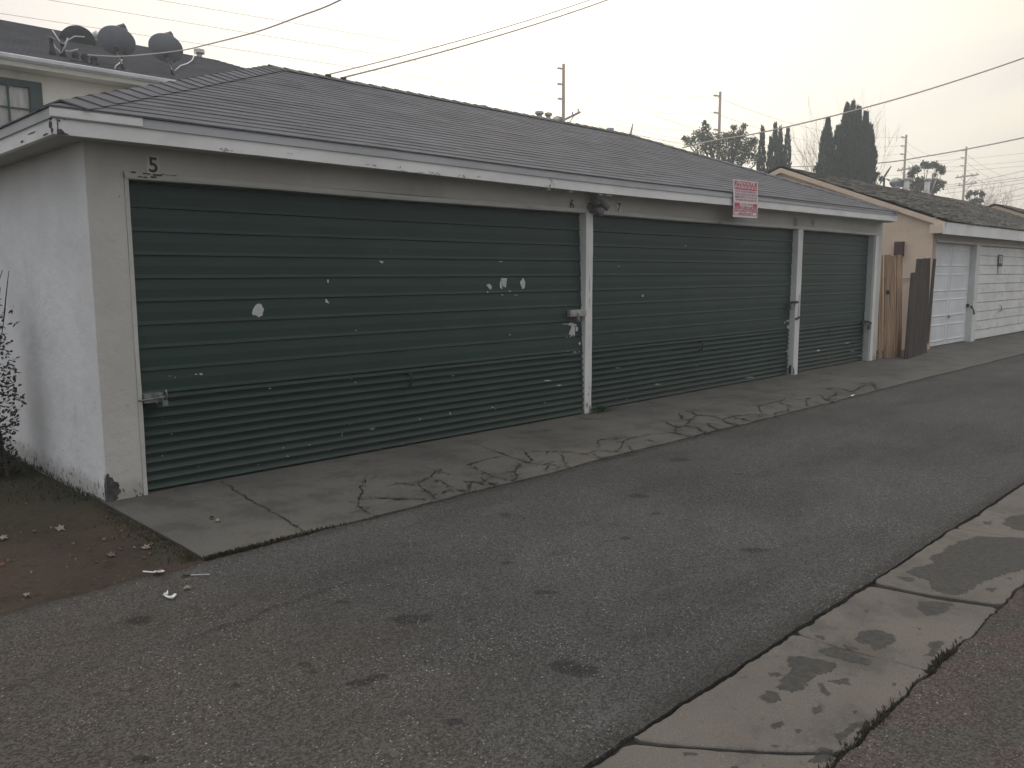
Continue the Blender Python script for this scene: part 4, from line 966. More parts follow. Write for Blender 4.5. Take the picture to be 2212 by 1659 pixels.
for i in range(n):
    yt = 5.72
    dk(bx[i], by[i], bx[i+1]-.7, by[i+1]+.2, 0, 0, 5.62+.02*i, 5.62+.02*(i+1), txs[i], tys[i]+(i % 2)*1.2, txs[i+1]-.5, tys[i+1], z=.01)
dk(1954, 777, 1961, 776.5, 0, 0, 5.55, 5.57, 1969, 589, 1979.5, 588, 'oldwood', z=.01)
A0 = PZ(2001, 762); B0 = PY(2019, 559, 5.62)
m = mb('brownwood'); d_ = (B0-A0).normalized(); m.tube([A0+d_*.18, B0], .03, 4); m.build('leaning_stick', db)

# ------------------------------------------------------------------ two storey house behind, left
H = thing('apartment_house', (5, 20.6, 0), 'off-white two storey house with green window frames and a dark hipped roof', 'house')
GY, GZ = 16.70, 5.30; HX0, HX1 = -9., 14.0; WY = 17.15; HS = .40; HRY = 20.65; HRZ = GZ+HS*(HRY-GY)
m = mb('house')
wx = [(-1.2, 5.01), (6.19, 7.4)]; wz0, wz1 = 3.75, 4.99
m.box((HX0+.5, WY, -.05), (HX1-.5, WY+.15, wz0)); m.box((HX0+.5, WY, wz1+.01), (HX1-.5, WY+.15, GZ+.1))
for a, b in ((HX0+.5, 2.9), (5.01, 6.19), (7.6, HX1-.5)): m.box((a, WY, wz0), (b, WY+.15, wz1+.01))
m.box((HX0+.5, WY+.15, -.05), (HX0+.65, 24.1, GZ+.1)); m.box((HX1-.65, WY+.15, -.05), (HX1-.5, 24.1, GZ+.1)); m.box((HX0+.65, 24.0, -.05), (HX1-.65, 24.1, GZ+.1))
m.build('wall', H)
for (a, b, mu) in ((2.9, 5.01, True), (6.19, 7.6, False)):
    f = mb('winfr'); t_ = .20
    f.box((a, WY-.03, wz1-.11), (b, WY+.06, wz1)); f.box((a, WY-.03, wz0), (b, WY+.06, wz0+.12)); f.box((a, WY-.03, wz0+.12), (a+t_, WY+.06, wz1-.11)); f.box((b-t_, WY-.03, wz0+.12), (b, WY+.06, wz1-.11))
    x0, x1 = a+t_, b-t_
    for k in range(1, 5): xk = x0+(x1-x0)*k/5+.0; f.box((xk-.014, WY+.01, wz0+.12), (xk+.014, WY+.05, wz1-.11))
    for zz in (4.50, 4.12): f.box((x0, WY+.012, zz-.013), (x1, WY+.048, zz+.013))
    wo = f.build('window', H)
    g_ = mb('glass'); g_.box((x0, WY+.058, wz0+.12), (x1, WY+.062, wz1-.11)); g_.build('pane', wo)
    c_ = mb('curtain'); n = 60; c_.grid([[(x0+(x1-x0)*i/n, WY+.085+.012*math.sin(i*1.1), z) for i in range(n+1)] for z in (wz0+.1, wz1-.1)]); c_.build('curtain', wo)
m = mb('roofdark')
def hroof(m, x0, x1, y0, y1, z, s_, nc=34):
    T = (y1-y0)/2
    for k in range(nc):
        t0, t1 = T*k/nc, T*(k+1)/nc; st = .014
        for (P0, P1, Q0, Q1) in (((x0+t0, y0+t0), (x1-t0, y0+t0), (x0+t1, y0+t1), (x1-t1, y0+t1)), ((x1-t0, y0+t0), (x1-t0, y1-t0), (x1-t1, y0+t1), (x1-t1, y1-t1)), ((x1-t0, y1-t0), (x0+t0, y1-t0), (x1-t1, y1-t1), (x0+t1, y1-t1)), ((x0+t0, y1-t0), (x0+t0, y0+t0), (x0+t1, y1-t1), (x0+t1, y0+t1))):
            m.grid([[(*P0, z+s_*t0-.002), (*P1, z+s_*t0-.002)], [(*P0, z+s_*t0+st), (*P1, z+s_*t0+st)], [(*Q0, z+s_*t1), (*Q1, z+s_*t1)]])
    m.face([(x0, y0, z-.003), (x0, y1, z-.003), (x1, y1, z-.003), (x1, y0, z-.003)])
hroof(m, HX0, HX1, GY-.02, 2*HRY-GY+.02, GZ+.0, HS)
m.build('roof', H)
m = mb('gutter'); rows = []
for (y, z) in ((GY+.0, 5.20), (GY-.07, 5.20), (GY-.10, 5.24), (GY-.10, 5.295), (GY-.085, 5.31), (GY-.085, 5.29), (GY-.02, 5.24)): rows.append([(HX0, y, z), (HX1, y, z)])
m.grid(rows); m.build('gutter', H)
m = mb('house'); m.box((HX0+.05, GY+.01, 5.13), (HX1-.05, GY+.04, 5.29)); m.box((HX0+.05, GY+.042, 5.13), (HX1-.05, WY-.001, 5.16)); m.build('eave', H)

n_ = (0, -HS, 1); PR = (0, GY, GZ)
def onroof(x, y): return PN(x, y, PR, n_)
vr = rt; vu = Vector((0, 0, 1))
def dish(name, label, cx, cy, rx, ry, bx, by, nrm, tiltdeg, k='dish', cpos=None):
    base = onroof(bx, by); c = cpos or PY(cx, cy, base.y-.02); sc = (c-O).dot(fw)/FPX
    t = thing(name, base, label, 'satellite dish', 'satellite dishes on the apartment roof')
    n_v = Vector(nrm).normalized(); a = n_v.cross(vu).normalized(); b = a.cross(n_v)*-1; b = n_v.cross(a)*-1 if False else a.cross(n_v)
    ct, st = math.cos(math.radians(tiltdeg)), math.sin(math.radians(tiltdeg)); a, b = a*ct+b*st, -a*st+b*ct
    RX, RY_ = rx*sc, ry*sc
    m = mb(k); rings = []
    for r in (0, .25, .5, .75, .93, 1.0):
        rings.append([c+a*(RX*r*math.cos(q))+b*(RY_*r*math.sin(q))+n_v*(.09*(r*r-1)) for q in [2*math.pi*j/40 for j in range(41)]])
    m.grid(rings); rim = rings[-1]; inner = [[p+n_v*.008 for p in r_] for r_ in rings[::-1]]; m.grid([rim]+inner)
    m.build('reflector', t, True)
    hub = c-n_v*.10-b*(RY_*.35)
    m = mb('lampm'); m.obox(hub, a*.055, b*.08, n_v*.04); m.obox(hub-n_v*.05-b*.09, a*.04, b*.07, n_v*.05); m.build('bracket', t, bev=.006)
    m = mb('galv'); pt = Vector((hub.x-n_v.x*.05, hub.y-n_v.y*.05, hub.z-.08)); m.tube([base+Vector((0, 0, .0)), Vector((base.x, base.y, base.z+.0))+(pt-base)*.45, pt], .022, 10); m.build('mast', t)
    m = mb('black'); m.tube([base-Vector((0, 0, .03)), base+(pt-base)*.35], [.045, .03], 10); m.obox(base, (.11, 0, 0), (0, .08, .032), (0, -.005, .012)); m.build('foot', t)
    lo = c-b*RY_*.95; tip = c+n_v*.36+b*.06
    m = mb('black'); m.tube([lo-n_v*.03, lo+n_v*.18+b*.06, tip-b*.06], .016, 6); m.build('arm', t)
    m = mb('black'); s_ = a; 
    for kx in (-1, 0, 1): m.obox(tip+s_*.055*kx+b*.02, a*.022, b*.045, n_v*.05)
    m.obox(tip-b*.05, a*.08, b*.02, n_v*.03); m.build('feed_horn', t)
    return t, c
vd = (PY(252, 90, 17)-O).normalized()
d1, c1 = dish('satellite_dish', 'largest grey satellite dish on the roof, in the middle of the three', 252, 89, 42, 35, 268, 151, vd+rt*.50+vu*.62, 12)
d2, c2 = dish('satellite_dish', 'grey satellite dish nearest the gutter end, with a white cable at its mast', 358, 104, 37, 34, 376, 163, vd+rt*.42+vu*.62, 14)
d3, c3 = dish('satellite_dish', 'black slatted half round dish behind the other two', 168, 94, 36, 35, 190, 100, vd-rt*.25+vu*.25, 8, 'dish_d', onroof(168, 92))
def stray(name, cables, k, r, label, cat, group=None):
    m = mb(k)
    for pts in cables: m.tube([onroof(*p[:2])+Vector((0, 0, p[2])) for p in pts], r, 5)
    return tag(m.build(name, smooth=True), label, cat, group)
stray('roof_cable', [[(378, 158, .05), (390, 150, .08), (405, 143, .06), (415, 135, .05), (424, 120, .1)]], 'cablew', .012, 'white cable from the right dish up to the ridge cap', 'cable')
stray('roof_cable', [[(268, 130, .12), (262, 140, .06), (250, 146, .03), (248, 151, .02)]], 'cablew', .012, 'white cable curling under the middle dish', 'cable')
for i, (x, y, tx, ty) in enumerate(((114, 119, 112, 84), (137, 124, 135, 96))):
    b_ = onroof(x, y); s_ = (b_-O).dot(fw)/FPX; h_ = (y-ty)*s_
    t = thing('roof_conduit', b_, ('taller black conduit post with loose white wires left of the dishes' if i == 0 else 'shorter black conduit post wrapped in white wires beside the black dish'), 'conduit')
    m = mb('black'); m.tube([b_-Vector((0, 0, .05)), b_+Vector((0, 0, .12)), b_+Vector((-.01, 0, h_*.9)), b_+Vector((.0, -.02, h_))], [.075, .045, .035, .06], 10); m.build('post', t, True)
    m = mb('cablew'); q0 = b_+Vector((0, 0, h_*.85)); sg_ = 1
    W1 = [[q0, q0+rt*.06-vu*.12, q0+rt*.16-vu*.22, q0+rt*.24-vu*.1, q0+rt*.30+vu*.05]] if i == 0 else [[q0+rt*.0, q0+rt*.10+vu*.10, q0+rt*.24+vu*.17, q0+rt*.42+vu*.16], [q0, q0-rt*.10+vu*.16, q0-rt*.17+vu*.28], [q0-vu*.08, q0+rt*.12-vu*.10, q0+rt*.28-vu*.06], [q0, q0-rt*.05-vu*.06, q0-rt*.07-vu*.14]]
    for w in W1: m.tube(w, .012, 5)
    m.build('wire', t, True)
t = thing('roof_mount', onroof(183, 138), 'low black mounting rail with three studs near the gutter', 'roof mount')
m = mb('black'); A_, B_ = onroof(152, 132), onroof(212, 142); m.tube([A_+Vector((0, 0, .02)), B_+Vector((0, 0, .02))], .035, 4); m.build('rail', t)
for (x, y) in ((164, 133), (184, 137), (204, 141)):
    p = onroof(x, y); m = mb('black'); m.box((p.x-.04, p.y-.04, p.z), (p.x+.04, p.y+.04, p.z+.16)); m.box((p.x-.055, p.y-.05, p.z+.10), (p.x+.055, p.y+.05, p.z+.13)); m.build('stud', t)
def vent(name, x, yb, yt, Y, r, label, k='galv', cap=True, zb=None, cat='vent pipe', grp=None):
    a, b = PY(x, yb, Y), PY(x, yt, Y); t = thing(name, (a.x, Y, zb if zb is not None else a.z), label, cat, grp)
    z0 = zb if zb is not None else a.z-.1
    m = mb(k); m.tube([(a.x, Y, z0), (a.x, Y, b.z-.05)], r, 12); m.build('pipe', t, True)
    if cap: m = mb(k); m.tube([(a.x, Y, b.z-.11), (a.x, Y, b.z-.09), (a.x, Y, b.z-.02), (a.x, Y, b.z)], [r*1.1, r*1.6, r*1.6, r*.8], 12); m.build('cap', t)
    return t
p = onroof(205, 88); m = mb('cablew'); m.tube([p+Vector((0, 0, .1)), p+Vector((.06, -.06, .14))], .085, 14); m.mat('galv'); m.tube([p+Vector((0, 0, -.04)), p+Vector((0, 0, .12))], .05, 10)
tag(m.build('roof_jack'), 'small round white vent head between the black and middle dishes', 'roof vent')
p = onroof(431, 122); m = mb('cablew'); m.tube([p+Vector((0, 0, .07)), p+Vector((0, 0, .16))], .13, 14); m.mat('galv'); m.tube([p+Vector((0, 0, -.04)), p+Vector((0, 0, .08))], .07, 10)
tag(m.build('roof_jack'), 'squat white vent cap on the house ridge right of the dishes', 'roof vent')

# house behind the garage ridge, only its vents stand above the roofline
RH = thing('rear_house', (22, 20, 0), 'low rear house hidden behind the long garage roof, its roof vents showing', 'house')
m = mb('house'); m.box((15.5, 17.4, -.05), (29.5, 23.0, 5.1)); m.build('wall', RH)
m = mb('roofdark'); hroof(m, 15.0, 30.0, 17.0, 23.4, 5.05, .40, 20); m.build('roof', RH)
vent('vent_pipe', 1042, 237, 227, 19., .085, 'lone vent pipe on the ridge line left of the tall pole', 'galv', True, 5.8)
vent('vent_pipe', 1165, 258, 240, 19., .09, 'taller of the two vent pipes beside the first utility pole', 'galv', True, 5.8)
vent('vent_pipe', 1184.5, 258, 243, 19., .08, 'slightly shorter vent pipe between its taller twin and the turbine vent', 'galv', True, 5.8)
vent('vent_pipe', 1318, 286, 276, 19., .085, 'small vent pipe right of the first utility pole', 'galv', True, 5.8)
def turbine(x, y, Y, zb, label, sc=1.):
    c = PY(x, y, Y); t = thing('turbine_vent', (c.x, Y, zb), label, 'turbine vent'); r = .15*sc
    m = mb('galv'); m.tube([(c.x, Y, zb), (c.x, Y, c.z-.1*sc)], r*.8, 14); m.build('collar', t)
    m = mb('galv')
    for j in range(18):
        a0 = 2*math.pi*j/18; pr_ = []
        for k in range(7):
            f = k/6; rr = r*(.8+.5*math.sin(math.pi*f)); aa = a0+.25*f; pr_.append([(c.x+rr*math.cos(aa), Y+rr*math.sin(aa), c.z-.1*sc+.24*sc*f), (c.x+rr*.88*math.cos(aa+.3), Y+rr*.88*math.sin(aa+.3), c.z-.1*sc+.24*sc*f)])
        m.grid(pr_)
    m.tube([(c.x, Y, c.z+.13*sc), (c.x, Y, c.z+.17*sc)], [r*.85, r*.3], 14); m.build('turbine', t)
turbine(1204, 262, 19., 5.8, 'ribbed turbine vent at the foot of the first utility pole')
c = PY(1364, 283, 19.); t = thing('satellite_dish', (c.x, 19, 5.8), 'thin edge-on pale dish sticking up behind the garage ridge', 'satellite dish')
m = mb('dish'); n_v = Vector((.72, -.66, .1)).normalized(); a_ = n_v.cross(vu).normalized(); b_ = (vu*1+rt*.18).normalized(); rings = []
for r in (0, .4, .75, 1.): rings.append([c+a_*(.13*r*math.cos(q))+b_*(.29*r*math.sin(q))+n_v*(.04*(r*r-1)) for q in [2*math.pi*j/24 for j in range(25)]])
m.grid(rings); m.grid([[p+n_v*.01 for p in r_] for r_ in rings]); m.build('reflector', t); m = mb('galv'); m.tube([(c.x, 19, 5.8), c-b_*.1], .02, 6); m.build('mast', t)

# neighbour's rear house, just its vents and dish
NH = thing('rear_house', (44, 17, 0), 'rear house hidden behind the worn shingle roof, vents and a dish on top', 'house')
m = mb('cream'); m.box((36.5, 13.4, -.05), (50.5, 20.6, 4.2)); m.build('wall', NH)
m = mb('roofdark'); hroof(m, 36, 51, 13, 21, 4.15, .34, 20); m.build('roof', NH)
vent('vent_pipe', 1958.5, 397, 384, 16., .13, 'first white vent pipe behind the worn roof, beside the turbine vent', 'cablew', True, 4.9)
vent('vent_pipe', 2003, 400, 385, 16., .13, 'white vent pipe in front of the umbrella-shaped tree', 'cablew', True, 4.9)
turbine(1936, 396, 16., 4.9, 'round turbine vent behind the worn shingle roof', 1.6)
c = PY(1908, 385, 16.); t = thing('satellite_dish', (c.x, 16, 4.9), 'tilted dark dish on a stand beside the big cypresses', 'satellite dish')
m = mb('dish'); n_v = (rt*.8-fw*.35+vu*-.3).normalized(); b_ = (vu*.85+rt*.5).normalized(); a_ = n_v.cross(b_).normalized(); rings = []
for r in (0, .5, 1.): rings.append([c+vu*.15+rt*.1+a_*(.30*r*math.cos(q))+b_*(.48*r*math.sin(q))+n_v*(.06*(r*r-1)) for q in [2*math.pi*j/24 for j in range(25)]])
m.grid(rings); m.grid([[p+n_v*.02 for p in r_] for r_ in rings]); m.build('reflector', t); m = mb('black'); m.tube([(c.x+.1, 16, 4.9), c+rt*.05, c+rt*.3-vu*.1], .05, 6); m.build('mast', t)

# ------------------------------------------------------------------ trees
def depthpt(x, y, d): v = ray(x, y); return O+v*d
def trunk(m, a, b, r0, r1, n=5, wob=.1):
    a, b = Vector(a), Vector(b); m.tube([a.lerp(b, k/n)+Vector((jit(wob), jit(wob), 0))*(0 if k in (0,) else 1) for k in range(n+1)], [r0+(r1-r0)*k/n for k in range(n+1)], 7)
def cypress(x, ytop, wpx, d, label, grp, ybot=400, n=2600):
    top = depthpt(x, ytop-8, d); sc = d/FPX; base = Vector((top.x, top.y, 0)); R_ = wpx*sc/2; Hh = top.z
    t = thing('cypress', base, label, 'cypress tree', grp)
    m = mb('bark'); trunk(m, base, (top.x, top.y, Hh*.9), .14, .02, 5, .02); m.build('trunk', t)
    m = mb('cyp')
    for i in range(n):
        f = .45+.55*random.random() if random.random() < .93 else random.uniform(.08, .4); prof_ = R_*min(1., ((1-f)/.19)**.85 if f > .81 else 1.)+.01
        prof_ *= 1+.22*noise.noise(Vector((x, f*9, 0)))
        a = random.uniform(0, 6.28); lump = 1+.35*noise.noise(Vector((math.cos(a)*1.4, math.sin(a)*1.4, f*14+x)))
        r = prof_*lump*math.sqrt(random.uniform(.35, 1.)); p = Vector((top.x+r*math.cos(a), top.y+r*math.sin(a), Hh*f))
        dd = Vector((math.cos(a)*.28+jit(.15), math.sin(a)*.28+jit(.15), 1)); leafquad(m, p, dd, random.uniform(.03, .06), random.uniform(.16, .34))
    for i in range(30): leafquad(m, (top.x+jit(.05), top.y+jit(.05), Hh*(1-random.random()*.05)), (jit(.25), jit(.25), 1), .02, random.uniform(.2, .45))
    m.build('crown', t); return t
gc = 'cypresses in the dense clump beside the utility poles'
D0 = 42.
for i, (x, y, w, lb) in enumerate(((1788, 272, 24, 'leftmost spire, standing apart'), (1811, 288, 34, 'short broad spire left of the tallest pair'), (1830, 240, 24, 'tall spire at the left of the middle three'), (1843, 235, 22, 'tallest spire of the clump'), (1855, 246, 24, 'spire just right of the tallest one'), (1870, 257, 22, 'spire with a thin point, second from the right'), (1880, 286, 22, 'rightmost low spire at the right edge'))):
    cypress(x, y, w*1.32, D0+jit(1.0), 'dark cypress in the dense clump, '+lb, gc)
cypress(1834, 318, 88, D0+1.5, 'broad dark cypress body filling the back of the dense clump', gc, n=5000)
ge = 'slender cypresses between the two garages'
for i, (x, y, w, lb) in enumerate(((1647, 287, 11, 'single slender cypress beside the leafy tree'), (1665, 312, 11, 'shortest slender cypress, left of its row'), (1675, 280, 12, 'tallest slender cypress left of the cream gable'), (1686, 288, 12, 'slender cypress third in the row left of the gable'), (1702, 292, 13, 'rightmost slender cypress, next to the gable peak'))):
    cypress(x, y, w*1.2, 46+jit(.8), lb, ge, n=1200)
cypress(1683, 335, 42, 47, 'low broad cypress mass behind the slender row', ge, n=1800)
def clumptree(name, base, clumps, k, label, cat, d, trunkr=.18, nper=260, leaf=(.05, .16), grp=None, barkk='bark'):
    t = thing(name, base, label, cat, grp); sc = d/FPX; fork = Vector((base[0], base[1], 0))
    cs = [(depthpt(x, y, d+dz), r*sc) for x, y, r, dz in clumps]; zmin = min(c.z for c, r in cs)
    f0 = Vector((base[0], base[1], max(1., zmin*.75)))
    m = mb(barkk); trunk(m, base, f0, trunkr, trunkr*.7, 5, .05)
    for c, r in cs: m.tube([f0, f0.lerp(c, .5)+Vector((jit(.2), jit(.2), .1)), c], [trunkr*.45, trunkr*.25, .02], 5)
    m.build('trunk', t)
    m = mb(k)
    for c, r in cs:
        for i in range(int(nper*(r/.5)**1.6)+60):
            v = Vector((random.gauss(0, 1), random.gauss(0, 1), random.gauss(0, .85))); v = v.normalized()*r*random.random()**.45*(1+.4*noise.noise(v*2+c)); 
            leafquad(m, c+v, (jit(1), jit(1), jit(1)+.2), random.uniform(leaf[0]*.5, leaf[0]), random.uniform(leaf[1]*.6, leaf[1]))
    m.build('crown', t); return t
cl_ = [(1492, 305, 14, 0), (1510, 292, 15, 1), (1524, 278, 11, 0), (1527, 300, 20, -1), (1550, 308, 22, 0), (1570, 296, 14, 1), (1583, 300, 18, 0), (1600, 290, 16, 0), (1597, 318, 26, 0), (1618, 312, 18, 0), (1620, 335, 22, -1), (1640, 345, 16, 0), (1560, 330, 26, 0), (1520, 322, 22, 0), (1585, 276, 7, 0), (1522, 266, 5, 0), (1478, 300, 6, 0), (1607, 273, 6, 0), (1630, 305, 10, 0), (1585, 345, 30, 0)]
b = depthpt(1565, 340, 46); clumptree('leafy_tree', (b.x, b.y, 0), cl_, 'treel', 'bushy grey-green tree behind the right end of the garage roof', 'tree', 46, .22, 420, (.05, .14))
V7 = lambda x, y: ((3000+.38*x)/1.736, (300+.38*y)/1.736)
eu = [(1110, 905, 40), (1150, 880, 45), (1225, 840, 42), (1270, 850, 38), (1335, 845, 45), (1385, 880, 48), (1405, 915, 25), (1100, 945, 38), (1328, 945, 18), (1150, 1010, 62), (1200, 1000, 50), (1340, 1010, 55), (1400, 1030, 40), (1010, 1020, 52), (1250, 1050, 60), (1180, 1060, 55), (1330, 1080, 55), (1060, 1000, 40), (1280, 1095, 60), (1100, 1060, 50)]
b = depthpt(*V7(1230, 1100), 55); clumptree('gum_tree', (b.x, b.y, 0), [(*V7(x, y), r*.219*.9, jit(1)) for x, y, r in eu], 'euc', 'umbrella-topped gum tree with pale bare limbs between the two far poles', 'tree', 55, .16, 300, (.07, .2), None, 'twig')
eu2 = [(1660, 1150, 28), (1680, 1120, 26), (1735, 1118, 30), (1790, 1125, 28), (1810, 1135, 16), (1740, 1190, 32), (1780, 1195, 34), (1700, 1200, 34)]
b = depthpt(*V7(1700, 1200), 60); clumptree('small_tree', (b.x, b.y, 0), [(*V7(x, y), r*.219*.85, 0) for x, y, r in eu2], 'euc', 'small dark tree at the foot of the farthest pole', 'tree', 60, .10, 260, (.07, .2))
eu3 = [(735, 945, 22), (760, 935, 18), (800, 975, 22), (160, 880, 30), (190, 850, 36), (215, 800, 30), (240, 880, 50)]
b = depthpt(*V7(200, 900), 41); clumptree('shrub', (b.x, b.y, 0), [(*V7(x, y), r*.219, 0) for x, y, r in eu3[3:]], 'cyp', 'dark spiky shrub at the left foot of the dense cypress clump', 'shrub', 41, .08, 300, (.04, .18))
b = depthpt(*V7(770, 980), 41); clumptree('shrub', (b.x, b.y, 0), [(*V7(x, y), r*.219, 0) for x, y, r in eu3[:3]], 'euc', 'small leafy tuft between the cypress clump and the turbine vent', 'shrub', 41, .06, 300, (.05, .16))
def bare(base, top, spread, n, label, r=.03, seed=1, k='twig'):
    rnd = random.Random(seed); base = Vector(base); top = Vector(top); t = thing('bare_tree', base, label, 'bare tree')
    f = base.lerp(top, .45); m = mb(k); m.tube([base, f], [.10, .06], 6); m.build('trunk', t); m = mb(k)
    def grow(p, d, L, rr, lev):
        pts = [p]; q_ = p
        for i in range(4): d = (d+Vector((rnd.uniform(-.16, .16), rnd.uniform(-.16, .16), rnd.uniform(-.02, .14)))).normalized(); q_ = q_+d*L/4; pts.append(q_)
        m.tube(pts, [rr*(1-.16*i) for i in range(5)], 4, False)
        if lev:
            for i in range(n if lev == 2 else 4):
                s_ = pts[rnd.randint(1, 4)]; a = rnd.uniform(0, 6.28); dd = (d*.8+Vector((math.cos(a), math.sin(a), .25))*spread).normalized(); grow(s_, dd, L*rnd.uniform(.45, .75), rr*.55, lev-1)
    for i in range(6):
        a = i*1.05; grow(f, (Vector((0, 0, 1))+Vector((math.cos(a), math.sin(a), 0))*spread).normalized(), (top.z-f.z)*.62, r, 2)
    m.build('branches', t)
for (x, y, seed, lb) in ((1800, 240, 3, 'pale bare tree rising left of the cypress clump'), (1868, 235, 5, 'pale bare tree showing through the right cypress spires'), (1775, 300, 8, 'low pale bare twiggy tree left of the cypress clump')):
    tp = depthpt(x, y, 45.); bare((tp.x, tp.y, 0), tp, .36, 6, lb, .019, seed)
tp = depthpt(2125, 395, 75.); bare((tp.x, tp.y, 0), tp, .55, 5, 'thin bare tree at the foot of the far pole', .035, 12)
tp = depthpt(2165, 388, 72.); bare((tp.x, tp.y, 0), tp, .6, 6, 'thin upright bare twigs above the far gable', .035, 15)

# shrub at the left edge beside the white wall
t = thing('garden_shrub', (1.2, 7.3, 0), 'dark straggly shrub against the white side wall at the left edge', 'shrub')
m = mb('bark')
for i in range(26):
    a = random.uniform(0, 6.28); p = Vector((1.54+jit(.08), 7.15+jit(.15), .0)); q_ = p+Vector((jit(.13), jit(.25), random.uniform(.8, 1.5))); m.tube([p, p.lerp(q_, .5)+Vector((jit(.08), jit(.08), 0)), q_], [.012, .007, .002], 5)
m.tube([PX(8, 690, 1.62), PX(13, 640, 1.62), PX(19, 585, 1.62)], [.005, .004, .002], 5); m.tube([PX(-4, 610, 1.6), PX(6, 583, 1.6)], [.004, .002], 5)
m.build('stems', t)
m = mb('shrubl')
for i in range(1800):
    z = random.uniform(.05, 1.42); r = .20*(1-.45*abs(z-.6)/.8)*(1+.3*n1(z, 4, 2)); a = random.uniform(0, 6.28); rr = r*math.sqrt(random.random())
    leafquad(m, (1.565+rr*math.cos(a), 7.12+1.5*rr*math.sin(a), z), (jit(1), jit(1), jit(.8)), .011, .035)
for (x, y) in ((32, 775), (27, 790), (36, 800), (50, 868), (36, 846), (20, 760), (28, 850), (44, 862), (34, 893), (30, 697), (26, 670)):
    for j in range(3): leafquad(m, PX(x+jit(4), y+jit(4), 1.66), (jit(1), jit(1), jit(.8)), .012, .045)
m.build('leaves', t)

# ------------------------------------------------------------------ utility poles and wires
PT = 20.0
def polepos(x, y): return PZ(x, y, PT)
poles = []
def upole(x, y, stubs, label, arms=(), lean=0):
    t_ = polepos(x, y); b = Vector((t_.x, t_.y, 0)); d = (t_-O).dot(fw); sc = d/FPX
    t = thing('utility_pole', b, label, 'utility pole', 'tall utility poles behind the roofs')
    m = mb('pole'); m.tube([b, b.lerp(t_, .5), t_], [.22, .18, .13], 10); m.build('pole', t, True)
    ends = []
    for (sy, w) in stubs:
        z = PN(x, sy, t_, fw).z; e = Vector((t_.x, t_.y, z))-rt*w*sc; 
        m = mb('pole'); m.tube([(t_.x, t_.y, z-.1), e], [.09, .06], 6); m.build('bracket', t); m = mb('galv'); m.tube([e, e-rt*.3], .10, 8); m.build('insulator', t); ends.append(e-rt*.3)
    for (x0, y0, x1, y1_) in arms:
        A_ = PN(x0, y0, t_, fw)-fw*.28; B_ = PN(x1, y1_, t_, fw)-fw*.28; m = mb('pole'); m.tube([A_, B_], .10, 4); m.build('crossarm', t)
        m = mb('pole')
        mid = A_.lerp(B_, .5)
        for e in (A_.lerp(B_, .2), A_.lerp(B_, .8)):
            m.tube([e, Vector((t_.x, t_.y, mid.z-1.0))-fw*.26], .04, 4)
        m.build('brace', t)
        for f in (.08, .3, .7, .92):
            e = A_.lerp(B_, f); m = mb('galv'); m.tube([e, e+vu*.35], .07, 6); m.build('insulator', t)
    poles.append(ends); return t
upole(1217.5, 138, [(147, 6), (180, 6), (211, 5)], 'nearest tall utility pole with a crossarm, behind the garage ridge', [(1196, 272, 1253, 244)])
upole(1556, 198, [(206, 8), (242, 7), (278, 6)], 'second utility pole, rising through the bushy grey-green tree')
upole(1958, 291, [(296, 6), (314.5, 6), (332, 6)], 'third utility pole between the cypress clump and the gum tree', [(1936, 370, 1972, 363)])
upole(2088, 317, [(324, 6), (340, 6), (357, 6)], 'farthest utility pole with two crossarms at the right', [(2062, 385, 2112, 378), (2067, 402, 2108, 396)])
def cable(name, pts, r, k, label, grp=None):
    m = mb(k); m.tube(pts, r, 5); return tag(m.build(name, smooth=True), label, 'cable', grp)
def span(a, b, s_, n=16): return [a.lerp(b, k/n)-vu*(s_*4*(k/n)*(1-k/n)) for k in range(n+1)]
gw = 'power lines between the utility poles'
ord_ = ('top', 'middle', 'lowest')
left = [((342, 0), (-100, -95)), ((106, 0), (-200, -60)), ((0, 28.7), (-200, -12))]
for i in range(3):
    a = poles[0][i]; h = PZ(*left[i][0], a.z-1.0+.3*i); far = a+(h-a)*1.35
    cable('power_line', [a+(far-a)*(k/10) for k in range(11)], .014, 'wire', ord_[i]+' power line running left from the nearest pole across the sky', gw)
    cable('power_line', span(poles[0][i], poles[1][i], 1.0), .014, 'wire', ord_[i]+' power line between the first and second poles', gw)
    cable('power_line', span(poles[1][i], poles[2][i], 1.3), .019, 'wire', ord_[i]+' power line between the second and third poles', gw)
    cable('power_line', span(poles[2][i], poles[3][i], 1.6), .019, 'wire', ord_[i]+' power line between the third and farthest poles', gw)
    e = poles[3][i]; h = PZ(2212, (376, 397, 417)[i], 9.0-.5*i); cable('power_line', span(e, e+(depthpt(2260, (382, 400, 420)[i], 150)-e), 2.), .022, 'wire', ord_[i]+' power line leaving the farthest pole to the right', gw)
def hang(S3, E3, mids, r, k, label, grp=None, name='service_cable'):
    n_v = (E3-S3).cross(vu); pts = [S3]+[PN(x, y, S3, n_v) for x, y in mids]+[E3]
    out = []
    P_ = [pts[0]]+pts+[pts[-1]]
    for i in range(1, len(P_)-2):
        for j in range(8):
            t_ = j/8; p0, p1, p2, p3 = P_[i-1], P_[i], P_[i+1], P_[i+2]
            out.append(.5*((2*p1)+(p2-p0)*t_+(2*p0-5*p1+4*p2-p3)*t_*t_+(3*p1-p0-3*p2+p3)*t_**3))
    out.append(pts[-1]); return cable(name, out, r, k, label, grp)
S0 = onroof(178, 120)+vu*.02; E0 = depthpt(900, -95, 9.); hang(S0, E0, [(250, 122), (325, 117), (392, 109), (445, 97), (553, 69), (640, 38), (735, 0)], .010, 'cable', 'thick dark cable sagging from the dishes up across the sky')
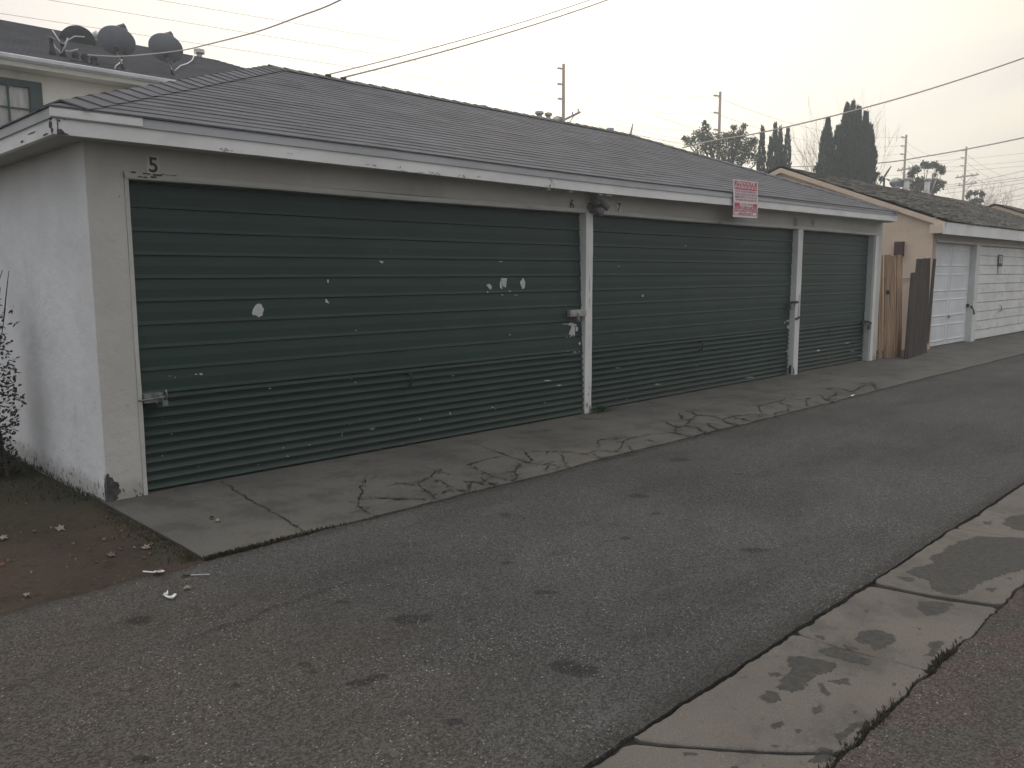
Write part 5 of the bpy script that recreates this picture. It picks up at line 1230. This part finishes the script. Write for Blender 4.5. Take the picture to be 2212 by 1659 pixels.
for (sx, sy, ex, ey, r, lb) in ((709, 173, 1480, -80, .007, 'upper of two cables rising from the garage ridge'), (742, 180, 1500, -75, .010, 'lower twisted cable rising from the garage ridge')):
    s_ = PY(sx, sy, 8.67); s_.z = zr+.045; e_ = depthpt(ex, ey, 16.); mid = [(1290+ (sx-742)*.7, 9)] if False else []
    cable('service_cable', span(s_, e_, .12), r, 'cable', lb)
    m = mb('black'); m.box((s_.x-.03, 8.65, zr+.01), (s_.x+.03, 8.69, zr+.045)); tag(m.build('cable_bracket'), ('left' if sx == 709 else 'right')+' small black cable bracket on the garage ridge', 'bracket', 'cable brackets on the ridge')
hang(PY(1474, 319, 9.6), depthpt(2400, 52, 16.), [(1540, 304), (1620, 291), (1700, 274), (1840, 240), (2000, 195), (2212, 125)], .014, 'cable', 'thick cable climbing from the garage roof end past the cypress tops')
hang(depthpt(1690, 361, 60), depthpt(2330, 270, 30), [(1886, 353), (2003, 337), (2110, 318), (2212, 297)], .030, 'cable', 'dark cable running past the farthest pole towards the upper right')
gl = 'lower lines running right from the farthest pole'
for i, (a_, b_, c_, lb) in enumerate((((2040, 400), (2110, 391), (2212, 369), 'uppermost of the low lines at the right, curving up'), ((2000, 410), (2100, 397), (2212, 383), 'second low line from the top at the right'), ((2000, 414), (2100, 402), (2212, 388), 'third low line, close below the second'), ((2040, 418), (2120, 409), (2212, 395), 'fourth low line at the right'), ((2060, 436), (2140, 424), (2212, 406), 'fifth low line, crossing the small dark tree'), ((2080, 441), (2150, 433), (2212, 420), 'sixth low line just above the far gable'), ((2090, 446), (2150, 438), (2212, 429), 'lowest line above the far gable'), ((1890, 382), (2000, 374), (2120, 366), 'thin line behind the gum tree crown'), ((1960, 352), (2090, 343), (2212, 331), 'faint thin line crossing behind the farthest pole'), ((2000, 362), (2100, 358), (2212, 348), 'faint line a little under the other thin one'))):
    S3, E3 = depthpt(*a_, 125), depthpt(c_[0]+70, c_[1]-(b_[1]-c_[1])*-.9*1-0, 118) if False else depthpt(2 * c_[0]-b_[0]+0, 2*c_[1]-b_[1]-2, 105)
    hang(S3, E3, [b_, c_], (.034 if i < 7 else .02), 'wire', lb, gl, 'power_line')
for i, (a_, b_) in enumerate((((1415, 250), (1520, 268)), ((1230, 262), (1465, 292)), ((1265, 262), (1475, 297)), ((1280, 270), (1480, 304)), ((1330, 270), (1490, 288)))):
    S3, E3 = depthpt(*a_, 74), depthpt(2*b_[0]-a_[0]+40, 2*b_[1]-a_[1]+12, 95); cable('power_line', span(S3, E3, .6), .016, 'wire', ['short faint line left of the second pole', 'topmost of the faint lines right of the first crossarm', 'second faint line right of the first crossarm', 'lowest faint line right of the first crossarm', 'faint line nearest the bushy tree top'][i], 'faint lines between the first two poles')

# ------------------------------------------------------------------ litter and leaves
def litter_spoon():
    a, b = PZ(309, 1235, .012), PZ(345, 1238, .012); d = (b-a); t = thing('plastic_spoon', a, 'white plastic spoon with a brown leaf scrap on the dirt edge', 'spoon'); d.z = 0; L = d.length; d.normalize(); s_ = Vector((-d.y, d.x, 0))
    m = mb('white'); m.hexa([a-s_*.004, a+d*L*.75-s_*.004, a+d*L*.75+s_*.004, a+s_*.004]+[q_+vu*.004 for q_ in (a-s_*.004, a+d*L*.75-s_*.004, a+d*L*.75+s_*.004, a+s_*.004)]); m.build('handle', t)
    m = mb('white'); c = a+d*(L*.98); m.grid([[c+d*(.028*r*math.cos(q_))+s_*(.018*r*math.sin(q_))+vu*(.010*r*r+.002) for q_ in [2*math.pi*j/16 for j in range(17)]] for r in (0, .5, .85, 1)]); m.build('bowl', t, True)
    m = mb('leafdry'); leafquad(m, a+d*L*.7+vu*.012, d+s_*.6, .02, .05); m.build('leaf_scrap', t)
litter_spoon()
a, b, c = PZ(395, 1242.5, .010), PZ(412, 1242, .010), PZ(453, 1240.5, .010)
t = thing('screwdriver', a, 'thin metal rod with a black grip lying on the asphalt', 'screwdriver'); m = mb('black'); m.tube([a, b], [.006, .005], 8); m.build('grip', t); m = mb('galv'); m.tube([b, c], .0028, 6); m.build('shaft', t)
def scrap(k, name, pts, label, cat, z=.012, grp=None):
    m = mb(k); P_ = [PZ(x, y, z)+vu*(.010*random.random()) for x, y in pts]; c = sum(P_, Vector())/len(P_)+vu*.004
    for i in range(len(P_)): m.face([c, P_[i], P_[(i+1) % len(P_)]])
    m2 = [p-vu*.003 for p in P_]
    for i in range(len(P_)): m.face([P_[i], m2[i], m2[(i+1) % len(P_)], P_[(i+1) % len(P_)]])
    return tag(m.build(name), label, cat, grp)
m = mb('white')
for seg, rs_ in ((((362, 1279), (361, 1283), (356, 1286), (353, 1286)), (.002, .006, .008, .003)), (((357, 1287), (363, 1290), (368, 1293), (373, 1292), (378, 1287), (380, 1283)), (.004, .006, .007, .008, .007, .002))):
    m.tube([PZ(x, y, .010)+vu*random.uniform(0, .008) for x, y in seg], list(rs_), 5)
tag(m.build('torn_wrapper'), 'white torn plastic scrap curled on the asphalt', 'wrapper')
scrap('leafpale', 'paper_crumb', [(397, 1270), (403, 1266), (412, 1268), (410, 1271), (402, 1271), (396, 1274)], 'pale crumpled crumb above the torn plastic scrap', 'crumb')
scrap('plate', 'gum_wrapper', [(268, 1084), (275, 1078), (286, 1076), (287, 1079), (278, 1083)] if False else [(161, 1087), (166, 1083), (172, 1081), (172, 1084), (166, 1088)], 'small white paper scrap on the dirt near the wall', 'paper')
LF = [((5, 1220), 'leafrust', 8, 'rust red leaf at the left edge of the dirt'), ((315, 1183), 'leafpale', 12, 'yellowish lobed leaf left of the apron edge'), ((241, 1199), 'leafdry', 12, 'curled brown leaf on the middle of the dirt'), ((130, 1142), 'leafpale', 13, 'largest pale leaf on the dirt'), ((58, 1286), 'leafpale', 9, 'pale leaf where dirt meets asphalt at the left'), ((8, 1162), 'leafpale', 11, 'dull leaf at the far left of the dirt')]
for (x, y), k, s_, lb in LF:
    scrap(k, 'fallen_leaf', [(x-s_*.9, y), (x-s_*.3, y-s_*.15), (x-s_*.2, y-s_*.55), (x+s_*.2, y-s_*.2), (x+s_*.7, y-s_*.45), (x+s_*.5, y), (x+s_*.9, y+s_*.2), (x+s_*.1, y+s_*.2), (x-s_*.2, y+s_*.5)], lb, 'leaf', .022, 'leaves on the dirt')
rnd = random.Random(5)
for i in range(24):
    x, y = rnd.uniform(10, 330), rnd.uniform(1085, 1260)
    if y > 1320-.26*x: continue
    p = PZ(x, y)
    if p.x > 1.78: continue
    s_ = rnd.uniform(2, 5)
    scrap(rnd.choice(('leafpale', 'leafdry', 'leafdry')), 'fallen_leaf', [(x+s_*math.cos(q_)*rnd.uniform(.5, 1.1), y+s_*.55*math.sin(q_)*rnd.uniform(.5, 1.1)) for q_ in [k*.9 for k in range(7)]], 'small dry leaf among the others scattered on the dirt', 'leaf', .022, 'small dry leaves scattered on the dirt')
for i, (x, y) in enumerate(((500, 1014+0), (458, 1040), (686, 1003-40+0), (820, 968))):
    x, y = ((740/2.765+0, 0), )[0] if False else (x, y)
for (x, y, lb) in ((517, 1016, 'first pale crumb at the door foot beside number 5 door'), (500, 1020, 'small crumb left of the pale one at the door foot'), (821, 971, 'dry reddish leaf under the wide door'), (457, 1118, 'dark sliver on the apron slab'), (470, 1124, 'pale bird dropping shape on the apron slab')):
    k = 'crack' if 'dark' in lb else ('leafdry' if 'reddish' in lb else 'leafpale')
    scrap(k, 'debris', [(x-5, y+1), (x-1, y-2.4), (x+4, y-1), (x+5, y+1.4), (x, y+2)], lb, 'debris', .026)
scrap('white', 'paper_scrap', [(1837, 856), (1841, 853), (1846, 853), (1842, 857)], 'tiny white scrap on the cracked far part of the apron', 'paper', .02)

# ------------------------------------------------------------------ thin air volume, added to imitate veiling glare over distant things
hz = MB(); hz.mats = []; 
me = bpy.data.meshes.new('glare_haze'); bmx = MB(); bmx.box((-60, -40, -1.1), (260, 200, 34)); me.from_pydata(bmx.v, [], bmx.f); me.update()
ho = bpy.data.objects.new('glare_haze', me); COL.objects.link(ho); tag(ho, kind='stuff')
hm = bpy.data.materials.new('glare_haze_air'); hm.use_nodes = True; t = hm.node_tree; t.nodes.clear()
pv = t.nodes.new('ShaderNodeVolumePrincipled'); pv.inputs['Color'].default_value = (.84, .93, 1., 1); pv.inputs['Density'].default_value = .0032; pv.inputs['Anisotropy'].default_value = .45
oo = t.nodes.new('ShaderNodeOutputMaterial'); t.links.new(pv.outputs[0], oo.inputs['Volume']); me.materials.append(hm)
